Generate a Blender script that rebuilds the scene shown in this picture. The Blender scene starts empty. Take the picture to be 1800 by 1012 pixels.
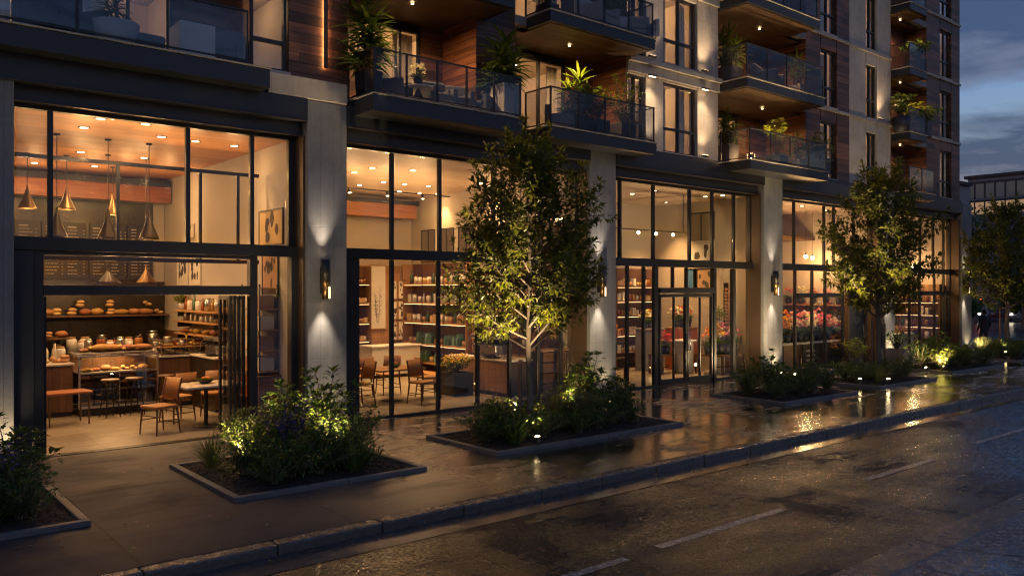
import bpy, math, random
from mathutils import Vector, Matrix, Euler
random.seed(7)
R = random.Random(11)
PI = math.pi
sc = bpy.context.scene
COL = sc.collection
# ------------------------------------------------------------------ camera geometry (metres)
CA, CB, CF, CH = math.cos(math.radians(50.3)), math.sin(math.radians(50.3)), 1445.0, 2.7
def rat(px):
    c = (px - 900) / CF
    return (CA + CB * c) / (CB - CA * c)
def fx(px, Y): return Y * rat(px)                 # X of an image column on a plane of constant Y
def oy(px, X): return X / rat(px)                 # Y of an image column on a plane of constant X
def fz(py, X, Y): return CH + (508 - py) * (CA * X + CB * Y) / CF
def gnd(px, py, z=0.0):
    d = CF * (CH - z) / (py - 508); c = (px - 900) / CF
    return d * (CA + CB * c), d * (CB - CA * c)
# ------------------------------------------------------------------ objects
def tag(o, label=None, cat=None, group=None, kind=None):
    if label: o['label'] = label
    if cat: o['category'] = cat
    if group: o['group'] = group
    if kind: o['kind'] = kind
    return o
def empty(name, loc=(0, 0, 0), rz=0, parent=None):
    o = bpy.data.objects.new(name, None); COL.objects.link(o)
    o.location = loc; o.rotation_euler = (0, 0, rz); o.empty_display_size = .1
    if parent: o.parent = parent
    return o
def thing(name, label, cat, loc=(0, 0, 0), rz=0, group=None):
    return tag(empty(name, loc, rz), label, cat, group)
def dup(root, loc=None, rz=None, s=None, label=None, group=None, parent=None):
    c = root.copy(); COL.objects.link(c)
    if loc is not None: c.location = loc
    if rz is not None: c.rotation_euler = (0, 0, rz)
    if s is not None: c.scale = (s, s, s) if not isinstance(s, tuple) else s
    if label: c['label'] = label
    if group: c['group'] = group
    if parent: c.parent = parent
    for ch in list(root.children):
        dup(ch, parent=c)
    return c
PROTOS = []
def proto(o): PROTOS.append(o); return o
ORD = ['first', 'second', 'third', 'fourth', 'fifth', 'sixth', 'seventh', 'eighth', 'ninth', 'tenth', 'eleventh', 'twelfth', 'thirteenth',
       'fourteenth', 'fifteenth', 'sixteenth', 'seventeenth', 'eighteenth', 'nineteenth', 'twentieth'] + \
      ['twenty-' + w for w in ('first', 'second', 'third', 'fourth', 'fifth', 'sixth', 'seventh', 'eighth', 'ninth')] + ['thirtieth'] + \
      ['thirty-' + w for w in ('first', 'second', 'third', 'fourth', 'fifth', 'sixth', 'seventh', 'eighth', 'ninth')]

class MB:
    def __init__(s): s.v = []; s.f = []; s.mi = []; s.sm = []; s.cur = 0
    def add(s, vs, fs, smooth=False):
        b = len(s.v); s.v += [tuple(p) for p in vs]
        for f in fs:
            s.f.append(tuple(i + b for i in f)); s.mi.append(s.cur); s.sm.append(smooth)
        return s
    def box(s, x0, y0, z0, x1, y1, z1):
        return s.add([(x0,y0,z0),(x1,y0,z0),(x1,y1,z0),(x0,y1,z0),(x0,y0,z1),(x1,y0,z1),(x1,y1,z1),(x0,y1,z1)],
                     [(0,3,2,1),(4,5,6,7),(0,1,5,4),(1,2,6,5),(2,3,7,6),(3,0,4,7)])
    def cbox(s, c, d, M=None, taper=1.0):
        hx, hy, hz = d[0]/2, d[1]/2, d[2]/2; t = taper
        vs = [Vector(p) for p in ((-hx*t,-hy*t,-hz),(hx*t,-hy*t,-hz),(hx*t,hy*t,-hz),(-hx*t,hy*t,-hz),(-hx,-hy,hz),(hx,-hy,hz),(hx,hy,hz),(-hx,hy,hz))]
        if M is not None: vs = [M @ p for p in vs]
        c = Vector(c)
        return s.add([p + c for p in vs], [(0,3,2,1),(4,5,6,7),(0,1,5,4),(1,2,6,5),(2,3,7,6),(3,0,4,7)])
    def tube(s, pts, rad, n=8, cap=True, smooth=True):
        pts = [Vector(p) for p in pts]
        if not isinstance(rad, (list, tuple)): rad = [rad] * len(pts)
        vs = []; fs = []; up = Vector((.13, .27, .95)).normalized(); pu = None
        for i, p in enumerate(pts):
            t = (pts[min(i+1, len(pts)-1)] - pts[max(i-1, 0)])
            t = t.normalized() if t.length > 1e-9 else Vector((0,0,1))
            if pu is None:
                pu = t.cross(up if abs(t.dot(up)) < .95 else Vector((1,0,0))).normalized()
            pu = (pu - t * pu.dot(t))
            pu = pu.normalized() if pu.length > 1e-6 else t.orthogonal().normalized()
            w = t.cross(pu)
            for k in range(n):
                a = 2*PI*k/n
                vs.append(p + (pu*math.cos(a) + w*math.sin(a))*rad[i])
        for i in range(len(pts)-1):
            for k in range(n):
                fs.append((i*n+k, i*n+(k+1)%n, (i+1)*n+(k+1)%n, (i+1)*n+k))
        s.add(vs, fs, smooth)
        if cap:
            s.add(vs[:n], [tuple(range(n))[::-1]]); s.add(vs[-n:], [tuple(range(n))])
        return s
    def cyl(s, p0, p1, r0, r1=None, n=14): return s.tube([p0, p1], [r0, r0 if r1 is None else r1], n)
    def lathe(s, prof, c=(0,0,0), n=18, smooth=True):
        vs = []; fs = []
        for r, z in prof:
            for k in range(n):
                a = 2*PI*k/n; vs.append((c[0]+r*math.cos(a), c[1]+r*math.sin(a), c[2]+z))
        for i in range(len(prof)-1):
            for k in range(n): fs.append((i*n+k, i*n+(k+1)%n, (i+1)*n+(k+1)%n, (i+1)*n+k))
        return s.add(vs, fs, smooth)
    def ball(s, c, r, n=10, m=6, jit=0, rnd=R):
        if not isinstance(r, tuple): r = (r, r, r)
        vs = [(c[0], c[1], c[2]-r[2])]; fs = []
        for i in range(1, m):
            t = -PI/2 + PI*i/m
            for k in range(n):
                a = 2*PI*k/n; q = 1 + (rnd.uniform(-jit, jit) if jit else 0)
                vs.append((c[0]+r[0]*q*math.cos(t)*math.cos(a), c[1]+r[1]*q*math.cos(t)*math.sin(a), c[2]+r[2]*q*math.sin(t)))
        vs.append((c[0], c[1], c[2]+r[2])); e = len(vs)-1
        for k in range(n): fs.append((0, 1+(k+1)%n, 1+k)); fs.append((e, e-n+k, e-n+(k+1)%n))
        for i in range(m-2):
            for k in range(n):
                a, b = 1+i*n, 1+(i+1)*n; fs.append((a+k, a+(k+1)%n, b+(k+1)%n, b+k))
        return s.add(vs, fs, True)
    def prism(s, outline, d, M):
        """outline in the local xz plane extruded d along local y, then transformed by M"""
        n = len(outline)
        vs = [M @ Vector((x, 0, z)) for x, z in outline] + [M @ Vector((x, d, z)) for x, z in outline]
        return s.add(vs, [tuple(range(n)), tuple(range(2*n-1, n-1, -1))] + [(i, i+n, (i+1)%n+n, (i+1)%n) for i in range(n)])
    def leaf(s, p, d, up, L, W, fold=.25, droop=.15):
        """folded pointed leaf: base p, direction d"""
        d = d.normalized(); side = d.cross(up)
        if side.length < 1e-4: side = d.orthogonal()
        side.normalize(); nn = side.cross(d)
        m = p + d*L*.5 - nn*L*droop*.2; t = p + d*L - nn*L*droop
        a = m + side*W*.5 + nn*W*fold; b = m - side*W*.5 + nn*W*fold
        q = p + d*L*.12
        return s.add([q, a, t, b, m], [(0, 4, 1), (4, 2, 1), (0, 3, 4), (4, 3, 2)])
    def blade(s, p, d, L, W, bend=.6, n=5, rnd=R):
        """long strap leaf that arches over"""
        d = d.normalized(); h = Vector((d.x, d.y, 0)); h = h.normalized() if h.length > 1e-3 else Vector((1,0,0))
        side = h.cross(Vector((0,0,1))); vs = []; fs = []; q = p.copy(); cur = d.copy()
        for i in range(n+1):
            t = i/n; w = W*(.55+.9*t if t < .5 else 2*(1-t))*.5
            if i == n: w = W*.03
            nrm = side.cross(cur)
            vs += [q + side*w + nrm*w*.35, q, q - side*w + nrm*w*.35]
            q = q + cur*(L/n); cur = (cur + Vector((0,0,-1))*bend/n*(1+t) + h*bend*.25/n).normalized()
        for i in range(n):
            a = i*3; fs += [(a, a+1, a+4, a+3), (a+1, a+2, a+5, a+4)]
        return s.add(vs, fs, True)
    def build(s, name, mats, parent=None, loc=None, rz=0, bevel=0, link=True):
        if not isinstance(mats, (list, tuple)): mats = [mats]
        me = bpy.data.meshes.new(name); me.from_pydata(s.v, [], s.f)
        for m in mats: me.materials.append(m)
        me.polygons.foreach_set('material_index', s.mi); me.polygons.foreach_set('use_smooth', s.sm); me.update()
        o = bpy.data.objects.new(name, me)
        if link: COL.objects.link(o)
        if parent: o.parent = parent
        if loc is not None: o.location = loc
        if rz: o.rotation_euler = (0, 0, rz)
        if bevel:
            b = o.modifiers.new('bevel', 'BEVEL'); b.width = bevel; b.segments = 2; b.limit_method = 'ANGLE'; b.angle_limit = .6
        return o
def B(name, m, parent, *boxes, bevel=0, **k):
    mb = MB()
    for b in boxes: mb.box(*b)
    return mb.build(name, m, parent, bevel=bevel, **k)

# ------------------------------------------------------------------ materials
class N:
    """tiny node-tree writer"""
    def __init__(s, nt): s.nt = nt; s.l = nt.links
    def n(s, t, **k):
        x = s.nt.nodes.new(t)
        for a, b in k.items():
            if a.startswith('i_'): x.inputs[a[2:].replace('_', ' ')].default_value = b
            else: setattr(x, a, b)
        return x
    def con(s, a, b): s.l.new(a, b)
    def math(s, op, a, b=None, c=None):
        x = s.nt.nodes.new('ShaderNodeMath'); x.operation = op
        for i, v in enumerate((a, b, c)):
            if v is None: continue
            if isinstance(v, (int, float)): x.inputs[i].default_value = v
            else: s.l.new(v, x.inputs[i])
        return x.outputs[0]
    def mix(s, f, a, b, bt='MIX'):
        x = s.nt.nodes.new('ShaderNodeMix'); x.data_type = 'RGBA'; x.blend_type = bt
        for i, v in ((0, f), (6, a), (7, b)):
            if isinstance(v, (int, float)): x.inputs[i].default_value = v
            elif isinstance(v, (tuple, list)): x.inputs[i].default_value = (*v[:3], 1)
            else: s.l.new(v, x.inputs[i])
        return x.outputs[2]
    def ramp(s, f, *stops):
        x = s.nt.nodes.new('ShaderNodeValToRGB'); e = x.color_ramp.elements
        while len(e) < len(stops): e.new(.5)
        for i, (p, c) in enumerate(stops):
            e[i].position = p; e[i].color = (*c, 1) if isinstance(c, (tuple, list)) else (c, c, c, 1)
        s.l.new(f, x.inputs[0]); return x.outputs[0]
    def coord(s, scale=(1,1,1), world=False, rnd=False, loc=(0,0,0)):
        if world: v = s.nt.nodes.new('ShaderNodeNewGeometry').outputs['Position']
        else: v = s.nt.nodes.new('ShaderNodeTexCoord').outputs['Object']
        m = s.nt.nodes.new('ShaderNodeMapping'); m.inputs['Scale'].default_value = scale; m.inputs['Location'].default_value = loc
        if rnd:
            oi = s.nt.nodes.new('ShaderNodeObjectInfo'); ad = s.nt.nodes.new('ShaderNodeVectorMath'); ad.operation = 'ADD'
            sc_ = s.math('MULTIPLY', oi.outputs['Random'], 37.0); s.l.new(v, ad.inputs[0]); s.l.new(sc_, ad.inputs[1]); v = ad.outputs[0]
        s.l.new(v, m.inputs['Vector']); return m.outputs[0]
    def noise(s, v, scale, detail=4, rough=.6, dist=0):
        x = s.nt.nodes.new('ShaderNodeTexNoise'); s.l.new(v, x.inputs['Vector'])
        x.inputs['Scale'].default_value = scale; x.inputs['Detail'].default_value = detail
        x.inputs['Roughness'].default_value = rough; x.inputs['Distortion'].default_value = dist
        return x.outputs['Fac']
    def bump(s, h, strength, dist=.01, nrm=None):
        x = s.nt.nodes.new('ShaderNodeBump'); x.inputs['Strength'].default_value = strength; x.inputs['Distance'].default_value = dist
        s.l.new(h, x.inputs['Height'])
        if nrm is not None: s.l.new(nrm, x.inputs['Normal'])
        return x.outputs[0]
def newmat(name):
    m = bpy.data.materials.new(name); m.use_nodes = True; nt = m.node_tree; nt.nodes.clear()
    g = N(nt); out = nt.nodes.new('ShaderNodeOutputMaterial'); return m, g, out
def principled(g, out, **k):
    p = g.nt.nodes.new('ShaderNodeBsdfPrincipled'); g.con(p.outputs[0], out.inputs[0])
    for a, v in k.items():
        i = p.inputs[a.replace('_', ' ')]
        if isinstance(v, (int, float)): i.default_value = v
        elif isinstance(v, (tuple, list)): i.default_value = (*v, 1) if len(v) == 3 else v
        else: g.con(v, i)
    return p
def M(name, col, rough=.5, metal=0, var=.2, scale=6, bump=.15, bscale=60, spec=.5, rv=.12, obj_var=0, sheen=None, coat=0):
    m, g, out = newmat(name); v = g.coord(rnd=True)
    n1 = g.noise(v, scale, 5); n2 = g.noise(v, bscale, 3)
    lo = tuple(c*(1-var) for c in col); hi = tuple(min(1, c*(1+var)) for c in col)
    c = g.mix(n1, lo, hi)
    c = g.mix(g.math('MULTIPLY', n2, .25), c, tuple(x*.6 for x in col))
    if obj_var:
        oi = g.n('ShaderNodeObjectInfo'); hs = g.n('ShaderNodeHueSaturation')
        g.con(c, hs.inputs['Color']); g.con(g.math('MULTIPLY_ADD', oi.outputs['Random'], obj_var*2, 1-obj_var), hs.inputs['Value'])
        g.con(g.math('MULTIPLY_ADD', oi.outputs['Random'], .06, .47), hs.inputs['Hue'])
        c = hs.outputs[0]
    r = g.math('ADD', g.math('MULTIPLY_ADD', n1, rv*2, rough-rv), 0)
    p = principled(g, out, Base_Color=c, Roughness=r, Metallic=metal, Specular_IOR_Level=spec, Coat_Weight=coat)
    if bump: g.con(g.bump(n2, bump, .004), p.inputs['Normal'])
    return m
def wood(name, dark, light, axis='X', board=0, baxis='Z', rough=.5, blen=2.4, vary=.5, gap=.03, grain=26):
    """grain runs along axis; boards (if board > 0) are stacked along baxis"""
    m, g, out = newmat(name); st = {'X': (.06,1,1), 'Y': (1,.06,1), 'Z': (1,1,.06)}[axis]
    tc = g.coord(rnd=not board)
    sp = g.n('ShaderNodeSeparateXYZ'); g.con(tc, sp.inputs[0])
    h = None; v = tc; rndv = None
    if board:
        q = g.math('DIVIDE', sp.outputs[baxis], board); idx = g.math('FLOOR', q); fr = g.math('FRACT', q)
        wn = g.n('ShaderNodeTexWhiteNoise', noise_dimensions='1D'); g.con(idx, wn.inputs['W'])
        al = g.math('DIVIDE', g.math('MULTIPLY_ADD', wn.outputs['Value'], blen, g.math('ADD', sp.outputs[axis], 100)), blen)
        ia = g.math('FLOOR', al); fa = g.math('FRACT', al)
        w2 = g.n('ShaderNodeTexWhiteNoise', noise_dimensions='2D'); cb = g.n('ShaderNodeCombineXYZ'); g.con(idx, cb.inputs[0]); g.con(ia, cb.inputs[1])
        g.con(cb.outputs[0], w2.inputs['Vector']); rndv = w2.outputs['Value']
        e = g.math('MINIMUM', g.math('MULTIPLY', g.math('MINIMUM', fr, g.math('SUBTRACT', 1, fr)), 1/gap),
                   g.math('MULTIPLY', g.math('MINIMUM', fa, g.math('SUBTRACT', 1, fa)), blen/board/gap))
        h = g.math('MINIMUM', e, 1)
        ad = g.n('ShaderNodeVectorMath', operation='ADD'); g.con(tc, ad.inputs[0]); g.con(w2.outputs['Color'], ad.inputs[1]); v = ad.outputs[0]
    mp = g.n('ShaderNodeMapping'); mp.inputs['Scale'].default_value = st; g.con(v, mp.inputs[0])
    n1 = g.noise(mp.outputs[0], grain, 6, .65, .6); n2 = g.noise(mp.outputs[0], grain*.2, 3, .5, 1.5)
    f = g.math('MULTIPLY_ADD', n1, .65, g.math('MULTIPLY', n2, .35))
    c = g.ramp(f, (.32, dark), (.68, light))
    if rndv is not None:
        hs = g.n('ShaderNodeHueSaturation'); g.con(c, hs.inputs['Color']); g.con(g.math('MULTIPLY_ADD', rndv, vary, 1-vary*.55), hs.inputs['Value']); c = hs.outputs[0]
        c = g.mix(h, tuple(x*.25 for x in dark), c)
    p = principled(g, out, Base_Color=c, Roughness=g.math('MULTIPLY_ADD', n1, .3, rough-.15))
    hh = n1 if h is None else g.math('MULTIPLY_ADD', n1, .15, h)
    g.con(g.bump(hh, .4, .004), p.inputs['Normal'])
    return m
def emis(name, col, s):
    m, g, out = newmat(name); e = g.n('ShaderNodeEmission'); e.inputs[0].default_value = (*col, 1); e.inputs[1].default_value = s
    g.con(e.outputs[0], out.inputs[0]); return m
def glass(name, tint=(1,1,1), f0=.05, rough=.0, dirt=.0):
    m, g, out = newmat(name); ge = g.n('ShaderNodeNewGeometry')
    dt = g.n('ShaderNodeVectorMath', operation='DOT_PRODUCT'); g.con(ge.outputs['Normal'], dt.inputs[0]); g.con(ge.outputs['Incoming'], dt.inputs[1])
    k = g.math('SUBTRACT', 1, g.math('ABSOLUTE', dt.outputs['Value']))
    f = g.math('MULTIPLY_ADD', g.math('POWER', k, 5), 1-f0, f0)
    v = g.coord(world=True); nz = g.noise(v, .35, 2, .4)
    gl = g.n('ShaderNodeBsdfGlossy'); gl.inputs['Roughness'].default_value = rough
    g.con(g.bump(nz, .12, .05), gl.inputs['Normal'])
    tr = g.n('ShaderNodeBsdfTransparent'); tr.inputs[0].default_value = (*tint, 1)
    mx = g.n('ShaderNodeMixShader'); g.con(f, mx.inputs[0]); g.con(tr.outputs[0], mx.inputs[1]); g.con(gl.outputs[0], mx.inputs[2])
    last = mx.outputs[0]
    if dirt:
        df = g.n('ShaderNodeBsdfDiffuse'); df.inputs[0].default_value = (.5,.5,.5,1)
        m2 = g.n('ShaderNodeMixShader'); g.con(g.math('MULTIPLY', g.noise(v, 3, 6), dirt), m2.inputs[0]); g.con(last, m2.inputs[1]); g.con(df.outputs[0], m2.inputs[2]); last = m2.outputs[0]
    g.con(last, out.inputs[0]); return m
def leafmat(name, dark, light, trans=.35, rough=.4, spread=.9):
    m, g, out = newmat(name); ge = g.n('ShaderNodeNewGeometry'); oi = g.n('ShaderNodeObjectInfo')
    f = g.math('FRACT', g.math('ADD', ge.outputs['Random Per Island'], oi.outputs['Random']))
    c = g.mix(g.math('MULTIPLY', f, spread), dark, light)
    v = g.coord(); c = g.mix(g.math('MULTIPLY', g.noise(v, 2.2, 2), .5), c, dark)
    p = g.n('ShaderNodeBsdfPrincipled'); g.con(c, p.inputs['Base Color']); p.inputs['Roughness'].default_value = rough; p.inputs['Specular IOR Level'].default_value = .35
    t = g.n('ShaderNodeBsdfTranslucent'); g.con(g.mix(1.0, c, (1.5,1.5,.6), 'MULTIPLY'), t.inputs[0])
    mx = g.n('ShaderNodeMixShader'); mx.inputs[0].default_value = trans; g.con(p.outputs[0], mx.inputs[1]); g.con(t.outputs[0], mx.inputs[2]); g.con(mx.outputs[0], out.inputs[0])
    return m

MT = {}
MT['metal'] = M('dark_metal', (.018,.019,.023), .42, .0, .25, 1.5, .08, 90, .5)
MT['metal2'] = M('black_frame_metal', (.012,.012,.013), .38, 0, .2, 2, .05, 90, .5)
MT['bronze'] = M('bronze_frame_metal', (.09,.06,.04), .4, .4, .2, 2, .05, 90)
MT['brass'] = M('brass', (.20,.13,.065), .38, 1, .15, 6, .05)
MT['copperdark'] = M('dark_bronze_shade', (.03,.022,.016), .38, .6, .2, 6, .05)
MT['steel'] = M('brushed_steel', (.5,.48,.45), .3, 1, .12, 8, .1, 150)
MT['plaster'] = M('plaster', (.40,.365,.32), .8, 0, .12, 1.2, .12, 40)
MT['plaster2'] = M('warm_plaster', (.43,.37,.295), .8, 0, .12, 1.0, .1, 40)
MT['ceil2'] = wood('pale_wood_ceiling', (.40,.29,.18), (.52,.40,.27), 'X', .5, 'Y', .55, 3, .12, .006, 8)
MT['ceilcafe'] = wood('café_wood_ceiling'.replace('é', 'e'), (.34,.145,.042), (.58,.29,.09), 'X', .3, 'Y', .5, 3.2, .3, .01, 14)
MT['clad'] = wood('dark_wood_cladding', (.034,.015,.009), (.21,.088,.042), 'X', .19, 'Z', .5, 2.6, 1.1, .06, 14)
MT['cladY'] = wood('dark_wood_cladding_return', (.045,.018,.010), (.28,.105,.044), 'Y', .19, 'Z', .5, 2.6, 1.1, .06, 14)
MT['soffit'] = wood('wood_soffit', (.035,.02,.011), (.10,.056,.03), 'X', .14, 'Y', .5, 3, .6, .04, 18)
MT['beamwood'] = wood('red_timber', (.14,.04,.012), (.30,.10,.03), 'X', 0, rough=.5)
MT['oak'] = wood('oak_shelf_wood', (.24,.12,.045), (.42,.23,.09), 'Y', 0, rough=.5)
MT['oakx'] = wood('oak_panel_wood', (.20,.10,.04), (.36,.19,.08), 'Z', .16, 'Y', .5, 4, .35, .03)
MT['walnut'] = wood('walnut_wood', (.05,.022,.010), (.13,.06,.026), 'Z', 0, rough=.45)
MT['walnutp'] = wood('walnut_panelling', (.06,.028,.013), (.15,.072,.032), 'Z', .14, 'X', .45, 4, .4, .03)
MT['leather'] = M('tan_leather', (.30,.14,.05), .5, 0, .25, 9, .3, 70)
MT['fabric'] = M('grey_fabric', (.10,.105,.12), .9, 0, .2, 7, .4, 160)
MT['fabricl'] = M('pale_fabric', (.38,.35,.32), .9, 0, .15, 7, .4, 160)
MT['marble'] = M('pale_tabletop', (.62,.56,.48), .3, 0, .1, 5, .03)
MT['white'] = M('white_ceramic', (.66,.63,.58), .35, 0, .08, 5, .05)
MT['potgrey'] = M('grey_planter_concrete', (.20,.19,.185), .7, 0, .2, 4, .3, 50)
MT['potdark'] = M('dark_planter', (.022,.022,.025), .5, 0, .2, 4, .15, 50)
MT['potwhite'] = M('white_planter', (.52,.50,.48), .6, 0, .1, 4, .15, 50)
MT['black'] = M('black_board', (.014,.013,.012), .5, 0, .2, 3, .05)
MT['bread'] = M('bread_crust', (.30,.135,.045), .75, 0, .6, 22, .9, 40, obj_var=.2)
MT['breadp'] = M('pale_bread', (.46,.28,.12), .7, 0, .35, 14, .6, 40, obj_var=.15)
MT['jarglass'] = glass('jar_glass', (.93,.93,.9), .09)
MT['glass'] = glass('window_glass', (.97,.97,.96), .05, 0, .003)
MT['railglass'] = glass('railing_glass', (.80,.81,.83), .030, .01, .004)
MT['curtain'] = M('cream_curtain', (.60,.52,.42), .9, 0, .1, 3, .2, 120)
MT['soil'] = M('dark_mulch', (.018,.012,.009), .95, 0, .6, 30, 1.0, 45)
MT['bark'] = M('pale_bark', (.12,.095,.075), .85, 0, .55, 14, 1.0, 30)
MT['lamp'] = emis('warm_lamp', (1,.70,.38), 10)
MT['lampsoft'] = emis('soft_warm_lamp', (1,.66,.34), 3)
MT['lampspot'] = emis('ground_light', (1,.72,.32), 9)
MT['led'] = emis('led_strip', (1,.50,.18), 7)
MT['shelfled'] = emis('shelf_light', (1,.55,.22), 1.7)
MT['red'] = emis('red_light', (1,.08,.03), 6)
MT['headlight'] = emis('pale_headlight', (1,.82,.6), 8)
MT['chalk'] = M('chalk_lettering', (.36,.32,.26), .9, 0, .1, 5, 0)
MT['paper'] = M('printed_paper', (.60,.56,.48), .8, 0, .1, 3, 0)
MT['ink'] = M('dark_print', (.06,.05,.045), .8, 0, .3, 12, 0)
MT['inkred'] = M('red_print', (.35,.06,.03), .8, 0, .4, 12, 0)
MT['inkblue'] = M('blue_print', (.05,.16,.36), .8, 0, .3, 12, 0)
MT['green'] = M('green_package', (.05,.11,.07), .5, 0, .3, 8, .1, obj_var=.4)
MT['teal'] = M('teal_package', (.10,.19,.17), .5, 0, .3, 8, .1, obj_var=.3)
MT['kraft'] = M('kraft_package', (.40,.25,.12), .7, 0, .2, 8, .1, obj_var=.25)
MT['amber'] = M('amber_jar', (.28,.11,.025), .2, 0, .3, 8, .02, obj_var=.3)
MT['orange'] = M('orange_panel', (.42,.12,.03), .5, 0, .2, 3, .05)
MT['leaf1'] = leafmat('glossy_green_leaf', (.038,.075,.016), (.16,.21,.042))
MT['leaf2'] = leafmat('deep_green_leaf', (.036,.075,.022), (.14,.21,.05))
MT['leaf3'] = leafmat('grey_green_leaf', (.07,.085,.036), (.18,.19,.08))
MT['leaf4'] = leafmat('yellow_green_leaf', (.08,.11,.016), (.22,.25,.036))
MT['treeleaf'] = leafmat('tree_leaf', (.05,.065,.016), (.23,.23,.05), .48, .35)
MT['petviolet'] = leafmat('violet_petal', (.04,.03,.16), (.10,.07,.30), .3, .6)
MT['petpink'] = leafmat('pink_petal', (.55,.10,.28), (.80,.42,.55), .3, .6)
MT['petred'] = leafmat('red_petal', (.36,.025,.02), (.60,.08,.05), .3, .6)
MT['petorange'] = leafmat('orange_petal', (.60,.20,.03), (.75,.40,.08), .3, .6)
MT['petwhite'] = leafmat('cream_petal', (.62,.58,.55), (.82,.80,.78), .3, .6)
MT['petyellow'] = leafmat('yellow_petal', (.60,.36,.03), (.75,.55,.08), .3, .6)

def wetmix(g, p, gain):
    """swap a principled node for diffuse + glossy weighted by Fresnel times the wetness gain"""
    out = [l.to_node for l in p.outputs[0].links][0]
    df = g.n('ShaderNodeBsdfDiffuse'); gl = g.n('ShaderNodeBsdfGlossy'); fr = g.n('ShaderNodeFresnel'); fr.inputs[0].default_value = 1.36; mx = g.n('ShaderNodeMixShader')
    g.con(p.inputs['Base Color'].links[0].from_socket, df.inputs[0]); g.con(p.inputs['Roughness'].links[0].from_socket, gl.inputs['Roughness'])
    nl = p.inputs['Normal'].links[0].from_socket
    for i in (df.inputs['Normal'], gl.inputs['Normal']): g.con(nl, i)
    g.con(g.math('MULTIPLY', fr.outputs[0], gain), mx.inputs[0]); g.con(df.outputs[0], mx.inputs[1]); g.con(gl.outputs[0], mx.inputs[2]); g.con(mx.outputs[0], out.inputs[0])
    g.nt.nodes.remove(p)
def concrete_mat(name, base, seam=0.28, seamax='X', hseams=(), rough=.75):
    m, g, out = newmat(name); v = g.coord(world=True); sp = g.n('ShaderNodeSeparateXYZ'); g.con(v, sp.inputs[0])
    n1 = g.noise(v, 1.3, 6, .65, .4); n2 = g.noise(v, 55, 4); n3 = g.noise(v, 7, 5, .7, 1.2)
    st = g.n('ShaderNodeMapping'); st.inputs['Scale'].default_value = (6,6,.5); g.con(v, st.inputs[0]); n4 = g.noise(st.outputs[0], 1.6, 4, .6)
    f = g.math('MULTIPLY_ADD', n1, .5, g.math('MULTIPLY_ADD', n3, .25, g.math('MULTIPLY', n4, .25)))
    c = g.ramp(f, (.30, tuple(x*.55 for x in base)), (.52, base), (.72, tuple(x*1.3 for x in base)))
    c = g.mix(g.math('MULTIPLY', n2, .3), c, tuple(x*.6 for x in base))
    hh = g.math('MULTIPLY', n2, .5)
    if seam:
        q = g.math('FRACT', g.math('DIVIDE', sp.outputs[seamax], seam)); e = g.math('MINIMUM', q, g.math('SUBTRACT', 1, q))
        s1 = g.math('MINIMUM', g.math('MULTIPLY', e, seam/.006), 1); c = g.mix(s1, tuple(x*.45 for x in base), c); hh = g.math('ADD', hh, s1)
    for z in hseams:
        e = g.math('ABSOLUTE', g.math('SUBTRACT', sp.outputs['Z'], z)); s1 = g.math('MINIMUM', g.math('MULTIPLY', e, 1/.007), 1)
        c = g.mix(s1, tuple(x*.62 for x in base), c); hh = g.math('ADD', hh, s1)
    p = principled(g, out, Base_Color=c, Roughness=g.math('MULTIPLY_ADD', n3, .25, rough-.12))
    g.con(g.bump(hh, .5 if 'kerb' not in name else 1.0, .006 if 'kerb' not in name else .02), p.inputs['Normal']); return m
MT['column'] = concrete_mat('board_marked_concrete', (.160,.165,.175), .29, 'X', (1.35, 3.9, 5.2))
MT['stone'] = concrete_mat('limestone', (.46,.40,.33), 0, 'X', (7.25, 8.0, 9.6, 10.4, 11.9, 12.7, 14.4))
MT['bandstone'] = concrete_mat('band_stone', (.38,.335,.28), 1.25, 'X')
MT['kerb'] = concrete_mat('kerb_concrete', (.085,.080,.075), 0, 'X', (), .26)
MT['plkerb'] = concrete_mat('planter_kerb', (.11,.11,.112), 0, 'X', (), .5)
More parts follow.
